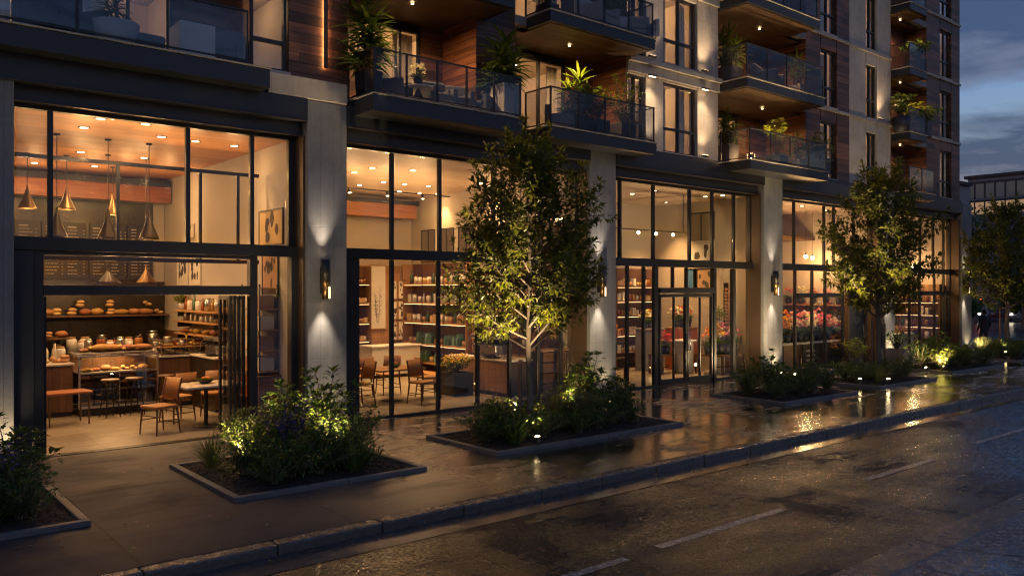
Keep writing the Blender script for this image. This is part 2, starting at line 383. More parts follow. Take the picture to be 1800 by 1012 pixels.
def tiles(name, c1, c2, w, h, rough, mortar=.006, off=0.0, wet=0):
    m, g, out = newmat(name); v = g.coord(world=True)
    b = g.n('ShaderNodeTexBrick'); g.con(v, b.inputs['Vector']); b.offset = off
    b.inputs['Scale'].default_value = 1; b.inputs['Brick Width'].default_value = w; b.inputs['Row Height'].default_value = h
    b.inputs['Mortar Size'].default_value = mortar; b.inputs['Mortar Smooth'].default_value = .1
    b.inputs['Color1'].default_value = (*c1,1); b.inputs['Color2'].default_value = (*c2,1); b.inputs['Mortar'].default_value = tuple(x*.16 for x in c1)+(1,)
    n1 = g.noise(v, .55, 5, .62, .5); n2 = g.noise(v, 4.5, 6, .7, .8); n3 = g.noise(v, 120, 2)
    sv = g.n('ShaderNodeMapping'); sv.inputs['Scale'].default_value = (.35,1.6,1); g.con(v, sv.inputs[0]); n5 = g.noise(sv.outputs[0], 1.7, 5, .65, 1.0)
    c = g.mix(g.math('MULTIPLY', n2, .7), b.outputs['Color'], tuple(x*.55 for x in c1)); c = g.mix(g.ramp(n5, (.38, 0.0), (.62, .5)), c, tuple(x*.45 for x in c2))
    if wet:
        wf = g.ramp(g.math('MULTIPLY_ADD', n1, .55, g.math('MULTIPLY', n5, .45)), (.30, 0.0), (.52, 1.0))
        gx = g.n('ShaderNodeSeparateXYZ'); g.con(v, gx.inputs[0]); gr = g.n('ShaderNodeMapRange', interpolation_type='SMOOTHSTEP'); g.con(gx.outputs[0], gr.inputs[0]); gr.inputs[1].default_value = 3.5; gr.inputs[2].default_value = 10.0; gr.inputs[3].default_value = .12
        wf = g.math('MULTIPLY', wf, gr.outputs[0])
        c = g.mix(g.math('MULTIPLY', wf, .4), c, tuple(x*.35 for x in c1))
        r = g.math('ADD', g.ramp(wf, (0, rough), (1, wet)), g.math('MULTIPLY_ADD', n2, .16, -.08))
    else: r = g.math('MULTIPLY_ADD', n2, .3, rough-.15)
    p = principled(g, out, Base_Color=c, Roughness=r, Specular_IOR_Level=g.math('MULTIPLY_ADD', wf, .85, .05) if wet else .4)
    hh = g.math('MULTIPLY_ADD', b.outputs['Fac'], -1.0, g.math('MULTIPLY_ADD', n2, .35, g.math('MULTIPLY', n3, .12)))
    g.con(g.bump(hh, .55 if wet else .12, .008), p.inputs['Normal'])
    if wet: wetmix(g, p, g.math('MULTIPLY_ADD', wf, 2.1, .10))
    return m
MT['pavement'] = tiles('wet_paving', (.046,.047,.053), (.036,.037,.042), 2.35, 2.0, .58, .020, 0, .09)
MT['shopfloor'] = tiles('shop_floor_tile', (.31,.26,.20), (.27,.23,.18), 1.2, 1.2, .38, .005)
MT['walltile'] = tiles('dark_wall_tile', (.045,.036,.028), (.030,.025,.020), .3, .1, .3, .006, .5)
def asphalt(name='wet_asphalt', k=1.0):
    m, g, out = newmat(name); v = g.coord(world=True)
    n1 = g.noise(v, .42, 5, .6, .9); sv = g.n('ShaderNodeMapping'); sv.inputs['Scale'].default_value = (.28,1,1); g.con(v, sv.inputs[0]); n2 = g.noise(sv.outputs[0], .9, 5, .65, .6)
    vo = g.n('ShaderNodeTexVoronoi'); vo.inputs['Scale'].default_value = 32; g.con(v, vo.inputs['Vector']); n3 = g.noise(v, 28, 5, .7); n5 = g.noise(v, 6, 4, .6)
    wf = g.ramp(g.math('MULTIPLY_ADD', n1, .55, g.math('MULTIPLY', n2, .45)), (.41, 0.0), (.60, 1.0))
    cr = g.n('ShaderNodeTexVoronoi', feature='DISTANCE_TO_EDGE'); cr.inputs['Scale'].default_value = .42
    wv = g.n('ShaderNodeVectorMath', operation='MULTIPLY_ADD'); nn = g.n('ShaderNodeTexNoise'); nn.inputs['Scale'].default_value = 1.7; g.con(v, nn.inputs['Vector'])
    g.con(nn.outputs['Color'], wv.inputs[0]); wv.inputs[1].default_value = (.9,.9,0); g.con(v, wv.inputs[2]); g.con(wv.outputs[0], cr.inputs['Vector'])
    crk = g.math('MINIMUM', g.math('MULTIPLY', cr.outputs['Distance'], 70), 1)
    vs2 = g.n('ShaderNodeSeparateColor'); g.con(vo.outputs['Color'], vs2.inputs[0]); c = g.ramp(g.math('MULTIPLY_ADD', n3, .6, g.math('MULTIPLY', vs2.outputs[0], .4)), (.3, (.007*k,.007*k,.0075*k)), (.55, (.018*k,.0175*k,.018*k)), (.78, (.055*k,.052*k,.05*k))); c = g.mix(g.math('MULTIPLY', wf, .6), c, (.010*k,.0095*k,.009*k)); c = g.mix(crk, (.006,.006,.006), c)
    r = g.math('ADD', g.ramp(wf, (0, .30), (1, .12)), g.math('MULTIPLY_ADD', n5, .16, -.08))
    p = principled(g, out, Base_Color=c, Roughness=r, Specular_IOR_Level=g.math('MULTIPLY_ADD', wf, .80, .16))
    amp = g.ramp(wf, (0, 1.0), (1, .45))
    hh = g.math('MULTIPLY', g.math('MULTIPLY_ADD', vo.outputs['Distance'], .9, g.math('MULTIPLY', n3, .6)), amp)
    hh = g.math('ADD', hh, g.math('MULTIPLY_ADD', crk, .4, g.math('MULTIPLY', n5, .35)))
    ge = g.n('ShaderNodeNewGeometry'); v1 = g.n('ShaderNodeVectorMath', operation='SUBTRACT'); g.con(vo.outputs['Color'], v1.inputs[0]); v1.inputs[1].default_value = (.5,.5,.5)
    v2 = g.n('ShaderNodeVectorMath', operation='SCALE'); g.con(v1.outputs[0], v2.inputs[0]); g.con(g.math('MULTIPLY_ADD', wf, -.26, .48), v2.inputs['Scale']); v3 = g.n('ShaderNodeVectorMath', operation='ADD'); g.con(v2.outputs[0], v3.inputs[0]); g.con(ge.outputs['Normal'], v3.inputs[1])
    v4 = g.n('ShaderNodeVectorMath', operation='NORMALIZE'); g.con(v3.outputs[0], v4.inputs[0]); g.con(g.bump(hh, .5, .016, v4.outputs[0]), p.inputs['Normal']); wetmix(g, p, g.math('MULTIPLY_ADD', wf, 1.5, .36)); return m
MT['asphalt'] = asphalt()
MT['pave2'] = asphalt('wet_grey_paving', 8.0)
MT['gutter'] = tiles('wet_gutter_concrete', (.085,.083,.080), (.075,.073,.070), 3.0, 9.0, .3, .008, 0, .10)
def paint():
    m, g, out = newmat('worn_road_paint'); v = g.coord(world=True); n = g.noise(v, 16, 6, .75); n2 = g.noise(v, 60, 3)
    f = g.ramp(g.math('MULTIPLY_ADD', n, .7, g.math('MULTIPLY', n2, .3)), (.36, 1.0), (.50, 0.0))
    c = g.mix(f, (.10,.095,.09), (.80,.78,.78)); p = principled(g, out, Base_Color=c, Roughness=.35); g.con(g.bump(n2, .4, .004), p.inputs['Normal']); return m
MT['paint'] = paint()
# ================================================================== setting
def structure(name, m, *boxes, bevel=0):
    return tag(B(name, m, None, *boxes, bevel=bevel), kind='structure')
def sheet(name, m, x0, y0, x1, y1, z):
    return tag(MB().add([(x0,y0,z),(x1,y0,z),(x1,y1,z),(x0,y1,z)], [(0,1,2,3)]).build(name, m), kind='structure')
MT['farground'] = M('dark_wet_ground', (.03,.03,.032), .35, 0, .3, .5, .2, 20)
sheet('ground', MT['farground'], -1500, -1500, 1500, 1500, -.20)
sheet('road', MT['asphalt'], -25, -12, 300, 8.32, -.12)
sheet('gutter', MT['gutter'], -25, 7.78, 300, 8.30, -.115)
structure('pavement', MT['pavement'], (-25, 8.48, -.19, 62, 14.98, 0.0))
mb = MB(); x = -20.0
while x < 62:
    L = R.uniform(1.15, 1.35); mb.box(x, 8.28 + R.uniform(-.004, .004), -.19, x+L-.012, 8.478, .002 + R.uniform(-.004, .004)); x += L
tag(mb.build('kerb', MT['kerb'], bevel=.022), kind='structure')
mb = MB(); x = -8.0
while x < 60:
    L = R.uniform(2.3, 2.6); mb.box(x, 3.75, -.19, x+L-.012, 4.16, -.055); x += L
tag(mb.build('kerb', MT['kerb'], bevel=.03), kind='structure')
structure('pavement', MT['pave2'], (-25, -12, -.19, 62, 3.748, -.06))
# painted lane dashes
for xa, xb, ya in ((2.6, 5.0, 5.86), (5.45, 6.42, 5.86), (6.97, 9.40, 5.89), (11.8, 14.1, 6.02), (16.1, 18.7, 6.16), (21.0, 23.6, 6.25), (26, 28.6, 6.3), (31, 33.6, 6.35)):
    mb = MB(); n = 14; vs = []
    for i in range(n+1):
        q = xa+(xb-xa)*i/n; vs += [(q, ya-.06+R.uniform(-.008,.008), -.116), (q, ya+.06+R.uniform(-.008,.008), -.116)]
    mb.add(vs, [(2*i, 2*i+2, 2*i+3, 2*i+1) for i in range(n)])
    tag(mb.build('road_marking', MT['paint']), kind='structure')
# ================================================================== the building
BLD = thing('apartment_building', 'dark timber and stone apartment block with glazed shops and glass balconies', 'building')
YG, YC, YW = 15.0, 14.5, 14.7
COLS = [(1.0, fx(25,YC)), (fx(540,YC), fx(610,YC)), (fx(1037,YC), fx(1083,YC)), (fx(1343,YC), fx(1376,YC)), (fx(1554.5,YC), fx(1573.6,YC)), (fx(1691,YC), fx(1708,YC))]
for i, (a, b) in enumerate(COLS):
    B('column', MT['column'], BLD, (a, YC, -.02, b, 15.12, 6.30), bevel=.018)
    if i: B('column_side_cover', MT['bronze'], BLD, (a-.035, YC+.10, -.01, a-.003, 15.14, 5.62), bevel=.006)
BAYS = [(COLS[i][1], COLS[i+1][0]) for i in range(5)]
for i, (a, b) in enumerate(BAYS):
    a0 = -9.0 if i == 0 else a
    B('fascia_beam', MT['metal'], BLD, (a+.004, 14.72, 5.64, b-.004, 15.4, 5.885), bevel=.006)
    B('fascia_beam', MT['metal'], BLD, (a0+.004, 14.46, 5.89, b-.004, 15.4, 6.30), bevel=.008)
    B('fascia_trim', MT['bronze'], BLD, (a0+.004, 14.44, 5.875, b-.004, 14.47, 5.888))
    B('fascia_trim', MT['bronze'], BLD, (a+.004, 14.70, 5.625, b-.004, 14.73, 5.638))
B('stone_band', MT['bandstone'], BLD, (fx(472,14.46), 14.46, 6.31, fx(611,14.46), 15.0, 6.70), bevel=.012)
B('stone_band', MT['metal'], BLD, (fx(611,14.46)+.01, 14.62, 6.31, 36.9, 15.0, 6.44), bevel=.01)

def panes(root, xs, z0, z1, y=YG, m='glass', w=.045):
    for a, b in zip(xs[:-1], xs[1:]):
        B('glass_pane', MT[m], root, (a+w, y-.005, z0, b-w, y+.005, z1))
def shopfront(a, b, up, lo, tz=None, skip=(), jl=.06, jr=.06, wid=.078):
    r = empty('shopfront', parent=BLD)
    mb = MB()
    mb.box(a+.01, YG-.06, 5.57, b-.01, YG+.06, 5.635)                     # head
    mb.box(a+.01, YG-.15, 3.32, b-.01, YG+.10, 3.53)                      # transom beam
    mb.box(a+.01, YG-.055, 3.535, a+.01+jl, YG+.055, 5.565); mb.box(b-.01-jr, YG-.055, 3.535, b-.01, YG+.055, 5.565)
    mb.build('frame', MT['metal2'], r, bevel=.005)
    for x in up: B('mullion', MT['metal2'], r, (x-wid/2, YG-.045, 3.535, x+wid/2, YG+.045, 5.565), bevel=.006)
    panes(r, [a+jl] + list(up) + [b-jr], 3.54, 5.56)
    for x in lo: B('mullion', MT['metal2'], r, (x-wid/2, YG-.045, .05, x+wid/2, YG+.045, 3.315), bevel=.006)
    return r
def sill(r, a, b): B('sill', MT['metal2'], r, (a, YG-.06, -.005, b, YG+.06, .045), bevel=.004)
# --- café
a, b = BAYS[0]; X = lambda px: fx(px, YG)
r = shopfront(a, b, [X(88), X(329.5), X(442)], [], jr=.16)
xo0, xo1 = X(75), X(437)
B('jamb_panel', MT['metal'], r, (a+.01, YG-.12, .0, X(58), YG+.08, 3.315), bevel=.006)
B('jamb_panel', MT['metal'], r, (X(508), YG-.12, .0, b-.01, YG+.08, 3.315), bevel=.006)
B('mullion', MT['metal2'], r, (xo1, YG-.08, .0, X(450), YG+.08, 3.315), bevel=.006)
B('door_frame', MT['metal2'], r, (X(58)+.002, YG-.09, .0, xo0, YG+.07, 3.315), (xo0+.002, YG-.10, 2.60, xo1-.002, YG+.07, 2.76), (xo0+.002, YG-.06, 3.26, xo1-.002, YG+.06, 3.315), bevel=.006)
B('glass_pane', MT['glass'], r, (xo0, YG-.005, 2.76, xo1, YG+.005, 3.26)); B('glass_pane', MT['glass'], r, (X(450), YG-.005, .06, X(508), YG+.005, 3.315))
B('threshold', MT['metal2'], r, (X(58), YG-.10, -.01, xo1, YG+.10, .012), (X(450), YG-.06, -.01, X(508), YG+.06, .05), bevel=.004)
def folded_leaf(x, y0, y1):
    d = empty('door', parent=BLD)
    B('door_frame', MT['metal2'], d, (x-.022, y0, .03, x+.022, y0+.07, 2.58), (x-.022, y1-.07, .03, x+.022, y1, 2.58), (x-.021, y0+.07, 2.50, x+.021, y1-.07, 2.575), (x-.021, y0+.07, .035, x+.021, y1-.07, .14), bevel=.004)
    B('glass_pane', MT['glass'], d, (x-.004, y0+.07, .14, x+.004, y1-.07, 2.5))
for q in (0, .085, .17, .255): folded_leaf(xo1-.05-q, YG+.09, YG+.66)
folded_leaf(xo0+.05, YG+.09, YG+.66)
# inner glazed lobby frame inside the café's upper part
r2 = empty('inner_glazed_screen', parent=BLD)
yy = 16.6
B('frame', MT['metal2'], r2, (1.1, yy-.03, 5.02, 6.9, yy+.03, 5.09), *[(fx(p,yy)-.03, yy-.028, 3.3, fx(p,yy)+.03, yy+.028, 5.018) for p in (207, 352, 418)], (1.1, yy-.03, 3.22, 6.9, yy+.03, 3.298), bevel=.004)
# --- product shop
a, b = BAYS[1]
lo = [X(p) for p in (688, 770, 839, 895, 945, 985)]
r = shopfront(a, b, [X(p) for p in (688, 772, 867, 945)], lo)
B('jamb_panel', MT['metal'], r, (a+.01, YG-.12, 0, X(627), YG+.08, 3.315), bevel=.006); sill(r, X(627), b-.01)
panes(r, [X(627)] + lo + [b-.03], .05, 3.31)
# --- third shop with double door
a, b = BAYS[2]
r = shopfront(a, b, [X(p) for p in (1089, 1147.5, 1211.5, 1251, 1289)], [X(p) for p in (1102, 1131)])
B('mullion', MT['metal2'], r, (X(1148), YG-.05, 0, X(1155), YG+.05, 3.315), bevel=.006)
B('mullion', MT['metal2'], r, (X(1252), YG-.08, 0, X(1256), YG+.08, 3.315), (X(1286), YG-.07, 0, X(1290), YG+.07, 3.315), bevel=.006)
sill(r, a+.01, X(1148)-.004); sill(r, X(1256)+.004, b-.01)
panes(r, [a, X(1102), X(1131), X(1148)+.04], .05, 3.31); panes(r, [X(1256)-.04, X(1286)+.04], .05, 3.31); panes(r, [X(1290)-.03, b-.03], .05, 3.31)
B('door_frame', MT['metal2'], r, (X(1157)+.002, YG-.08, 2.58, X(1252)-.002, YG+.08, 2.74), *[(X(p)-.03, YG-.05, 2.742, X(p)+.03, YG+.05, 3.315) for p in (1182, 1206)], bevel=.005)
B('glass_pane', MT['glass'], r, (X(1157), YG-.005, 2.745, X(1252), YG+.005, 3.315))
dm = (X(1157)+X(1252))/2
for k, (u, v, ex) in enumerate(((X(1157)+.01, dm-.006, X(1184)), (dm+.006, X(1252)-.01, X(1230)))):
    d = empty('door', parent=BLD)
    B('door_frame', MT['metal2'], d, (u, YG-.045, .015, u+.075, YG+.045, 2.57), (v-.075, YG-.045, .015, v, YG+.045, 2.57), (u+.075, YG-.044, 2.47, v-.075, YG+.044, 2.569), (u+.075, YG-.044, .016, v-.075, YG+.044, .17), (ex-.025, YG-.03, .17, ex+.025, YG+.03, 2.47), bevel=.005)
    B('glass_pane', MT['glass'], d, (u+.075, YG-.005, .17, v-.075, YG+.005, 2.47))
    hx = v-.045 if k == 0 else u+.045
    MB().tube([(hx, YG-.05, .95), (hx, YG-.11, .95), (hx, YG-.11, 1.45), (hx, YG-.05, 1.45)], .014, 8).build('handle', MT['steel'], d)
# --- flower shop
a, b = BAYS[3]
lo = [X(p) for p in (1397, 1427, 1450, 1481)]
r = shopfront(a, b, [X(p) for p in (1395, 1448, 1465, 1500, 1533)], lo); sill(r, a+.01, X(1487)-.03)
B('mullion', MT['metal2'], r, (X(1402), YG-.05, 2.42, X(1481), YG+.05, 2.56), bevel=.004)
panes(r, [a] + lo, .05, 3.31)
d = empty('door', parent=BLD); B('door_frame', MT['bronze'], d, (X(1488), YG-.07, .01, X(1490), YG+.07, 3.31), (X(1518), YG-.07, .01, X(1521), YG+.07, 3.31), bevel=.005)
B('door_panel', MT['metal'], d, (X(1490)+.002, YG-.03, .02, X(1518)-.002, YG+.03, 3.30), bevel=.005)
MB().tube([(X(1514), YG-.03, .95), (X(1514), YG-.09, .95), (X(1514), YG-.09, 1.4), (X(1514), YG-.03, 1.4)], .014, 8).build('handle', MT['steel'], d)
panes(r, [X(1521), X(1540), b-.03], .05, 3.31); B('mullion', MT['metal2'], r, (X(1540)-.05, YG-.07, .0, X(1540)+.05, YG+.07, 3.315), bevel=.005)
# --- last shop
a, b = BAYS[4]
lo = [X(p) for p in (1598, 1616, 1642, 1658, 1668)]
r = shopfront(a, b, [X(p) for p in (1617, 1640, 1658, 1671)], lo); sill(r, a+.01, b-.01)
B('mullion', MT['metal2'], r, (X(1600), YG-.06, 2.45, X(1668), YG+.06, 2.62), bevel=.004); panes(r, [a] + lo + [b-.03], .05, 3.31)

# ------------------------------------------------------------------ shop interiors: shells
SH = [dict(x0=0.9, x1=7.05, y1=23.4, c='ceilcafe', w='plaster'), dict(x0=7.32, x1=14.78, y1=23.0, c='ceil2', w='plaster2'), dict(x0=15.02, x1=22.75, y1=19.4, c='ceil2', w='plaster2'),
      dict(x0=23.0, x1=29.75, y1=20.5, c='ceil2', w='plaster2'), dict(x0=30.0, x1=36.6, y1=19.5, c='ceil2', w='plaster2')]
B('shop_floor', MT['shopfloor'], BLD, (0.8, 15.0, -.18, 36.8, 24, .006))
B('structural_slab', MT['plaster'], BLD, (.7, 15.41, 5.75, 36.9, 24.3, 6.3))
for s in SH:
    B('shop_ceiling', MT[s['c']], BLD, (s['x0'], 15.09, 5.655, s['x1'], s['y1'], 5.74))
    B('back_wall', MT[s['w']], BLD, (s['x0'], s['y1'], .006, s['x1'], s['y1']+.2, 5.745))
for xa, xb in ((.7, .9), (7.06, 7.31), (14.79, 15.01), (22.76, 22.99), (29.76, 29.99), (36.61, 36.85)):
    B('partition_wall', MT['plaster' if xa < 8 else 'plaster2'], BLD, (xa, 15.13, .006, xb, 24.1, 5.746))
# ------------------------------------------------------------------ upper storeys
LV = [6.45, 8.90, 11.40, 13.90]; TOP = 16.2; WH = 1.95
P = lambda px: fx(px, YW)
def wallbox(name, m, x0, x1, z0, z1, y0=YW, y1=15.0): B(name, MT[m], BLD, (x0, y0, z0, x1, y1, z1), bevel=.006)
WIN = 0
def window(x0, x1, z0, z1, cols=2, tz=.35, y=YW+.12, curtain=None):
    r = empty('window', parent=BLD); f = .055
    mb = MB(); mb.box(x0, y-.05, z0, x0+f, y+.05, z1); mb.box(x1-f, y-.05, z0, x1, y+.05, z1)
    mb.box(x0+f, y-.05, z1-f, x1-f, y+.05, z1); mb.box(x0+f, y-.05, z0, x1-f, y+.05, z0+f)
    for i in range(1, cols):
        q = x0+(x1-x0)*i/cols; mb.box(q-.035, y-.045, z0+f, q+.035, y+.045, z1-f)
    if tz:
        zz = z0+(z1-z0)*tz; xs = [x0+f]+[q for i in range(1, cols) for q in (x0+(x1-x0)*i/cols-.035, x0+(x1-x0)*i/cols+.035)]+[x1-f]
        for i in range(0, len(xs), 2): mb.box(xs[i], y-.044, zz-.035, xs[i+1], y+.044, zz+.035)
    mb.build('frame', MT['metal2'], r, bevel=.004)
    B('pane', MT['glass'], r, (x0+f, y-.005, z0+f, x1-f, y+.005, z1-f))
    return r
def room(x0, x1, z0, z1, y0=15.0, y1=18.6, m='plaster2'):
    B('room_interior', MT[m], BLD, (x0-.1, y0, z0-.10, x1+.1, y1, z0-.006), (x0-.1, y0, z1+.006, x1+.1, y1, z1+.10), (x0-.12, y1, z0-.1, x1+.12, y1+.1, z1+.1), (x0-.12, y0, z0-.005, x0-.02, y1-.002, z1+.005), (x1+.02, y0, z0-.005, x1+.12, y1-.002, z1+.005))
ROOMS = []
CURT = []
def curtain(x0, x1, z0, z1, y):
    mb = MB(); n = max(8, int((x1-x0)/.035)); vs = []
    for i in range(n+1):
        q = x0+(x1-x0)*i/n; d = .035*math.sin(i*1.7)+.012*math.sin(i*.7)
        vs += [(q-x0, d, 0), (q-x0, d*.7, z1-z0), (q-x0, d+.012, 0), (q-x0, d*.7+.012, z1-z0)]
    fs = []
    for i in range(n): fs += [(4*i, 4*i+4, 4*i+5, 4*i+1), (4*i+2, 4*i+3, 4*i+7, 4*i+6)]
    o = mb.add(vs, fs, True).build('curtain', MT['curtain'], loc=(x0, y, z0)); CURT.append(o); return o
def bands(x0, x1, m, lv=LV, h=.5, thick=.30, first=True):
    for L in lv:
        wallbox('spandrel', m, x0, x1, L+WH, L+WH+h-.002)
# plain cladding / stone strips (name, material, px range)
wallbox('timber_cladding', 'clad', P(508), P(611), 6.71, TOP)
wallbox('timber_cladding', 'clad', P(838), P(905), 6.45, TOP)
for p0, p1, m, n in ((1135,1166,'stone','stone_pier'), (1226,1262,'stone','stone_pier'), (1417,1442,'clad','timber_cladding'), (1471,1493,'clad','timber_cladding'),
                     (1493,1522,'stone','stone_pier'), (1541.5,1565.5,'stone','stone_pier'), (1629,1652,'clad','timber_cladding'), (1672.5,1687,'clad','timber_cladding')):
    wallbox(n, m, P(p0)+.002, P(p1)-.002, 6.45, TOP)
# wide cladding panels crossing the slim pier higher up, as on the photograph's far half
# window bays: px range, wall material, curtains
for p0, p1, m, c in ((442,507,'stone',0), (1103,1134,'stone',1), (1167,1225,'stone',1), (1443,1470,'clad',1), (1523,1541,'stone',1), (1653,1672,'clad',1)):
    x0, x1 = P(p0), P(p1)
    for k, L in enumerate(LV):
        z0 = L + (.32 if p0 == 442 and k == 0 else .02)
        if p0 == 442: z0 = L + (.35 if k == 0 else .02)
        window(x0+.01, x1-.01, z0, L+WH-.01, 1 if p0 == 442 else 2)
        B('window_sill', MT['stone'], BLD, (x0-.03, YW-.05, z0-.07, x1+.03, YW+.02, z0-.003), bevel=.006)
        wallbox('spandrel', m, x0, x1, L+WH, L+2.44)
        if k < (1 if p0 < 900 else 2 if p0 < 1300 else 4):
            room(x0+(.14 if p0 in (442, 1103) else -.4), x1+.4, L, L+2.28); ROOMS.append(((x0+x1)/2, 16.6, L+1.95, 1.6 if p0 == 442 else 15.0))
            w = x1-x0
            if c: curtain(x0+.03, x0+w*.36, L+.03, L+WH, YW+.42); curtain(x1-w*.30, x1-.03, L+.03, L+WH, YW+.42)
# stone cornices at each floor of the stone part, thin bands elsewhere
for L in LV[1:]:
    for p0, p1 in ((1101,1262),):
        B('stone_band', MT['bandstone'], BLD, (P(p0), YW-.16, L-.20, P(p1)+.02, YW-.003, L-.07), (P(p0), YW-.07, L-.46, P(p1)+.02, YW-.003, L-.205), bevel=.012)
    for p0, p1 in ((1417,1471),(1471,1565.5),(1629,1687)):
        B('stone_band', MT['bandstone'], BLD, (P(p0)+.004, YW-.06, L-.13, P(p1)-.004, YW-.003, L-.03), bevel=.01)
B('end_wall', MT['clad'], BLD, (P(1687)-.3, 15.002, 6.45, P(1687), 24, TOP))
B('roof', MT['metal'], BLD, (-9, 14.9, TOP, P(1687)+.1, 24, TOP+.3))
B('side_wall', MT['column'], BLD, (-9, 14.62, -.02, .69, 24, 5.88), bevel=.01); B('side_wall', MT['clad'], BLD, (-9, 14.7, 6.31, -2.53, 24, TOP))
B('end_wall', MT['column'], BLD, (36.9, 15.2, 0, 37.5, 24.2, 6.3))
B('fascia_beam', MT['metal'], BLD, (COLS[5][1]+.004, 14.72, 5.7, COLS[5][1]+.3, 24, 6.25))

# ------------------------------------------------------------------ loggias and balconies
def loggia(x0, x1, yb, zs, lights, cols, cur=(), door_from=0.0):
    """recess with timber sides, glazed back at yb; zs = [(slab top, next soffit)]"""
    B('timber_cladding', MT['cladY'], BLD, (x1-.024, YW+.004, zs[0][0], x1-.003, yb+.1, TOP), bevel=.004)
    B('timber_cladding', MT['cladY'], BLD, (x0+.003, YW+.004, zs[0][0], x0+.024, yb+.1, TOP), bevel=.004)
    for k, (z0, z1) in enumerate(zs):
        w = x1-x0; g0 = x0+w*cols[1]; g1 = x0+w*cols[2]
        if g0 > x0+.05: B('timber_cladding', MT['clad'], BLD, (x0, yb, z0, g0-.002, yb+.12, z1))
        if g1 < x1-.05: B('timber_cladding', MT['clad'], BLD, (g1+.002, yb, z0, x1, yb+.12, z1))
        window(g0, g1, z0+.02, z1-.14, cols[0], 0, yb+.06)
        B('timber_cladding', MT['metal2'], BLD, (g0, yb+.001, z1-.139, g1, yb+.12, z1))
        if k < lights:
            room(g0-.5, g1+.5, z0, z1-.02, yb+.13, yb+3.4); ROOMS.append(((g0+g1)/2, yb+1.7, z1-.35, 24.0))
            for u, v in cur: curtain(g0+(g1-g0)*u, g0+(g1-g0)*v, z0+.03, z1-.16, yb+.32)
def balcony(x0, x1, yf, z, th=.30, rail=.92, post=.93, inner=YW, side=True, rx1=None, sof=True, yb=16.0, wide=None, ofs=0.0, fx0=None):
    r = empty('balcony', parent=BLD)
    xa = fx0 if fx0 is not None else x0
    B('slab', MT['metal'], r, (x0, yf, z-th, x1, inner-.003, z-.03), bevel=.008)
    B('slab_edge', MT['bandstone'], r, (x0-.02, yf-.03, z-.028, x1+.02, inner-.003, z), bevel=.006)
    B('balcony_floor', MT['potgrey'], r, (xa, inner, z-.2, wide or x1, yb-.003, z))
    if sof: B('soffit', MT['soffit'], r, (x0+.10, yf+.10, z-th-.02, x1-.10, inner+.2, z-th-.003)); B('soffit', MT['soffit'], r, (xa, inner+.203, z-th-.02, wide or x1, yb, z-th-.003))
    X1 = (rx1 or x1) - .05; X0 = x0+.05; yr = yf+.05
    B('top_rail', MT['metal2'], r, (X0-.02, yr-.02, z+rail-.03, X1+.02, yr+.02, z+rail), bevel=.003); B('bottom_rail', MT['metal2'], r, (X0-.015, yr-.015, z+.045, X1+.015, yr+.015, z+.075))
    if side:
        for q in (X0, X1): B('top_rail', MT['metal2'], r, (q-.02, yr+.021, z+rail-.03, q+.02, inner+.1, z+rail)); B('bottom_rail', MT['metal2'], r, (q-.015, yr+.016, z+.045, q+.015, inner+.1, z+.075))
    n = max(1, round((X1-X0)/post)); xs = [X0+(X1-X0)*i/n for i in range(n+1)]
    for q in xs: B('post', MT['metal2'], r, (q-.017, yr-.017, z, q+.017, yr+.017, z+rail-.031))
    for u, v in zip(xs[:-1], xs[1:]): B('glass_panel', MT['railglass'], r, (u+.025, yr-.006, z+.09, v-.025, yr+.006, z+rail-.04))
    if side:
        for q in (X0, X1):
            B('post', MT['metal2'], r, (q-.017, inner+.06, z, q+.017, inner+.094, z+rail-.031))
            B('glass_panel', MT['railglass'], r, (q-.006, yr+.03, z+.09, q+.006, inner+.05, z+rail-.04))
    return r
b_left = balcony(-2.5, fx(475,14.1), 14.1, 6.66, .36, .95, 1.35, rx1=fx(441,14.1), sof=False, yb=15.9, wide=P(440), side=False)
loggia(-2.5, P(440), 15.9, [(6.66, 9.0)], 1, (5, .42, .88), ((0, .10), (.25,.34), (.60,.72)))
X0A, X1A = P(611), P(838)
balcony(X0A+.01, fx(920,13.72), 13.72, 6.45, .34, .88, .74, wide=X1A, sof=False)
balcony(X0A+.01, fx(905,13.72), 13.72, 9.10, .30, .88, .74, wide=X1A)
loggia(X0A, X1A, 16.0, [(6.45, 8.78), (9.10, 11.2)], 2, (3, .30, .80), ((.66, .98), (0, .12)))
X0B, X1B = P(905), P(1101)
balcony(12.64, fx(1154,13.85), 13.85, 6.45, .30, .90, .90, wide=X1B, sof=False, fx0=X0B)
balcony(12.64, fx(1152,13.85), 13.85, 9.10, .28, .90, .90, wide=X1B, fx0=X0B)
loggia(X0B, X1B, 15.9, [(6.45, 8.78), (9.10, 11.2)], 2, (3, .0, .72), ((.30,.40), (.86,.99)))
X0C, X1C = P(1262), P(1417)
balcony(20.25, fx(1456,13.72), 13.72, 6.43, .28, .90, .95, wide=X1C, sof=False, fx0=X0C, yb=16.2)
balcony(20.10, fx(1450,13.72), 13.72, 8.76, .28, .98, .95, wide=X1C, fx0=X0C, yb=16.2)
balcony(20.10, fx(1440,13.72), 13.72, 11.16, .28, .98, .95, wide=X1C, fx0=X0C, yb=16.2)
loggia(X0C, X1C, 16.2, [(6.43, 8.46), (8.76, 10.86), (11.16, 13.2)], 2, (4, .05, .66), ((.30,.44), (.8,.95)))
X0D, X1D = P(1566), P(1629)
for z, p1 in ((6.36, 1645), (8.55, 1630), (10.95, 1630), (13.35, 1630)):
    balcony(X0D+.02, fx(p1,14.0), 14.0, z, .27, .92, .95, wide=X1D, fx0=X0D, yb=15.5)
loggia(X0D, X1D, 15.5, [(6.36, 8.27), (8.55, 10.67), (10.95, 13.06), (13.35, 15.6)], 4, (2, .0, .50), ((.05,.3),))
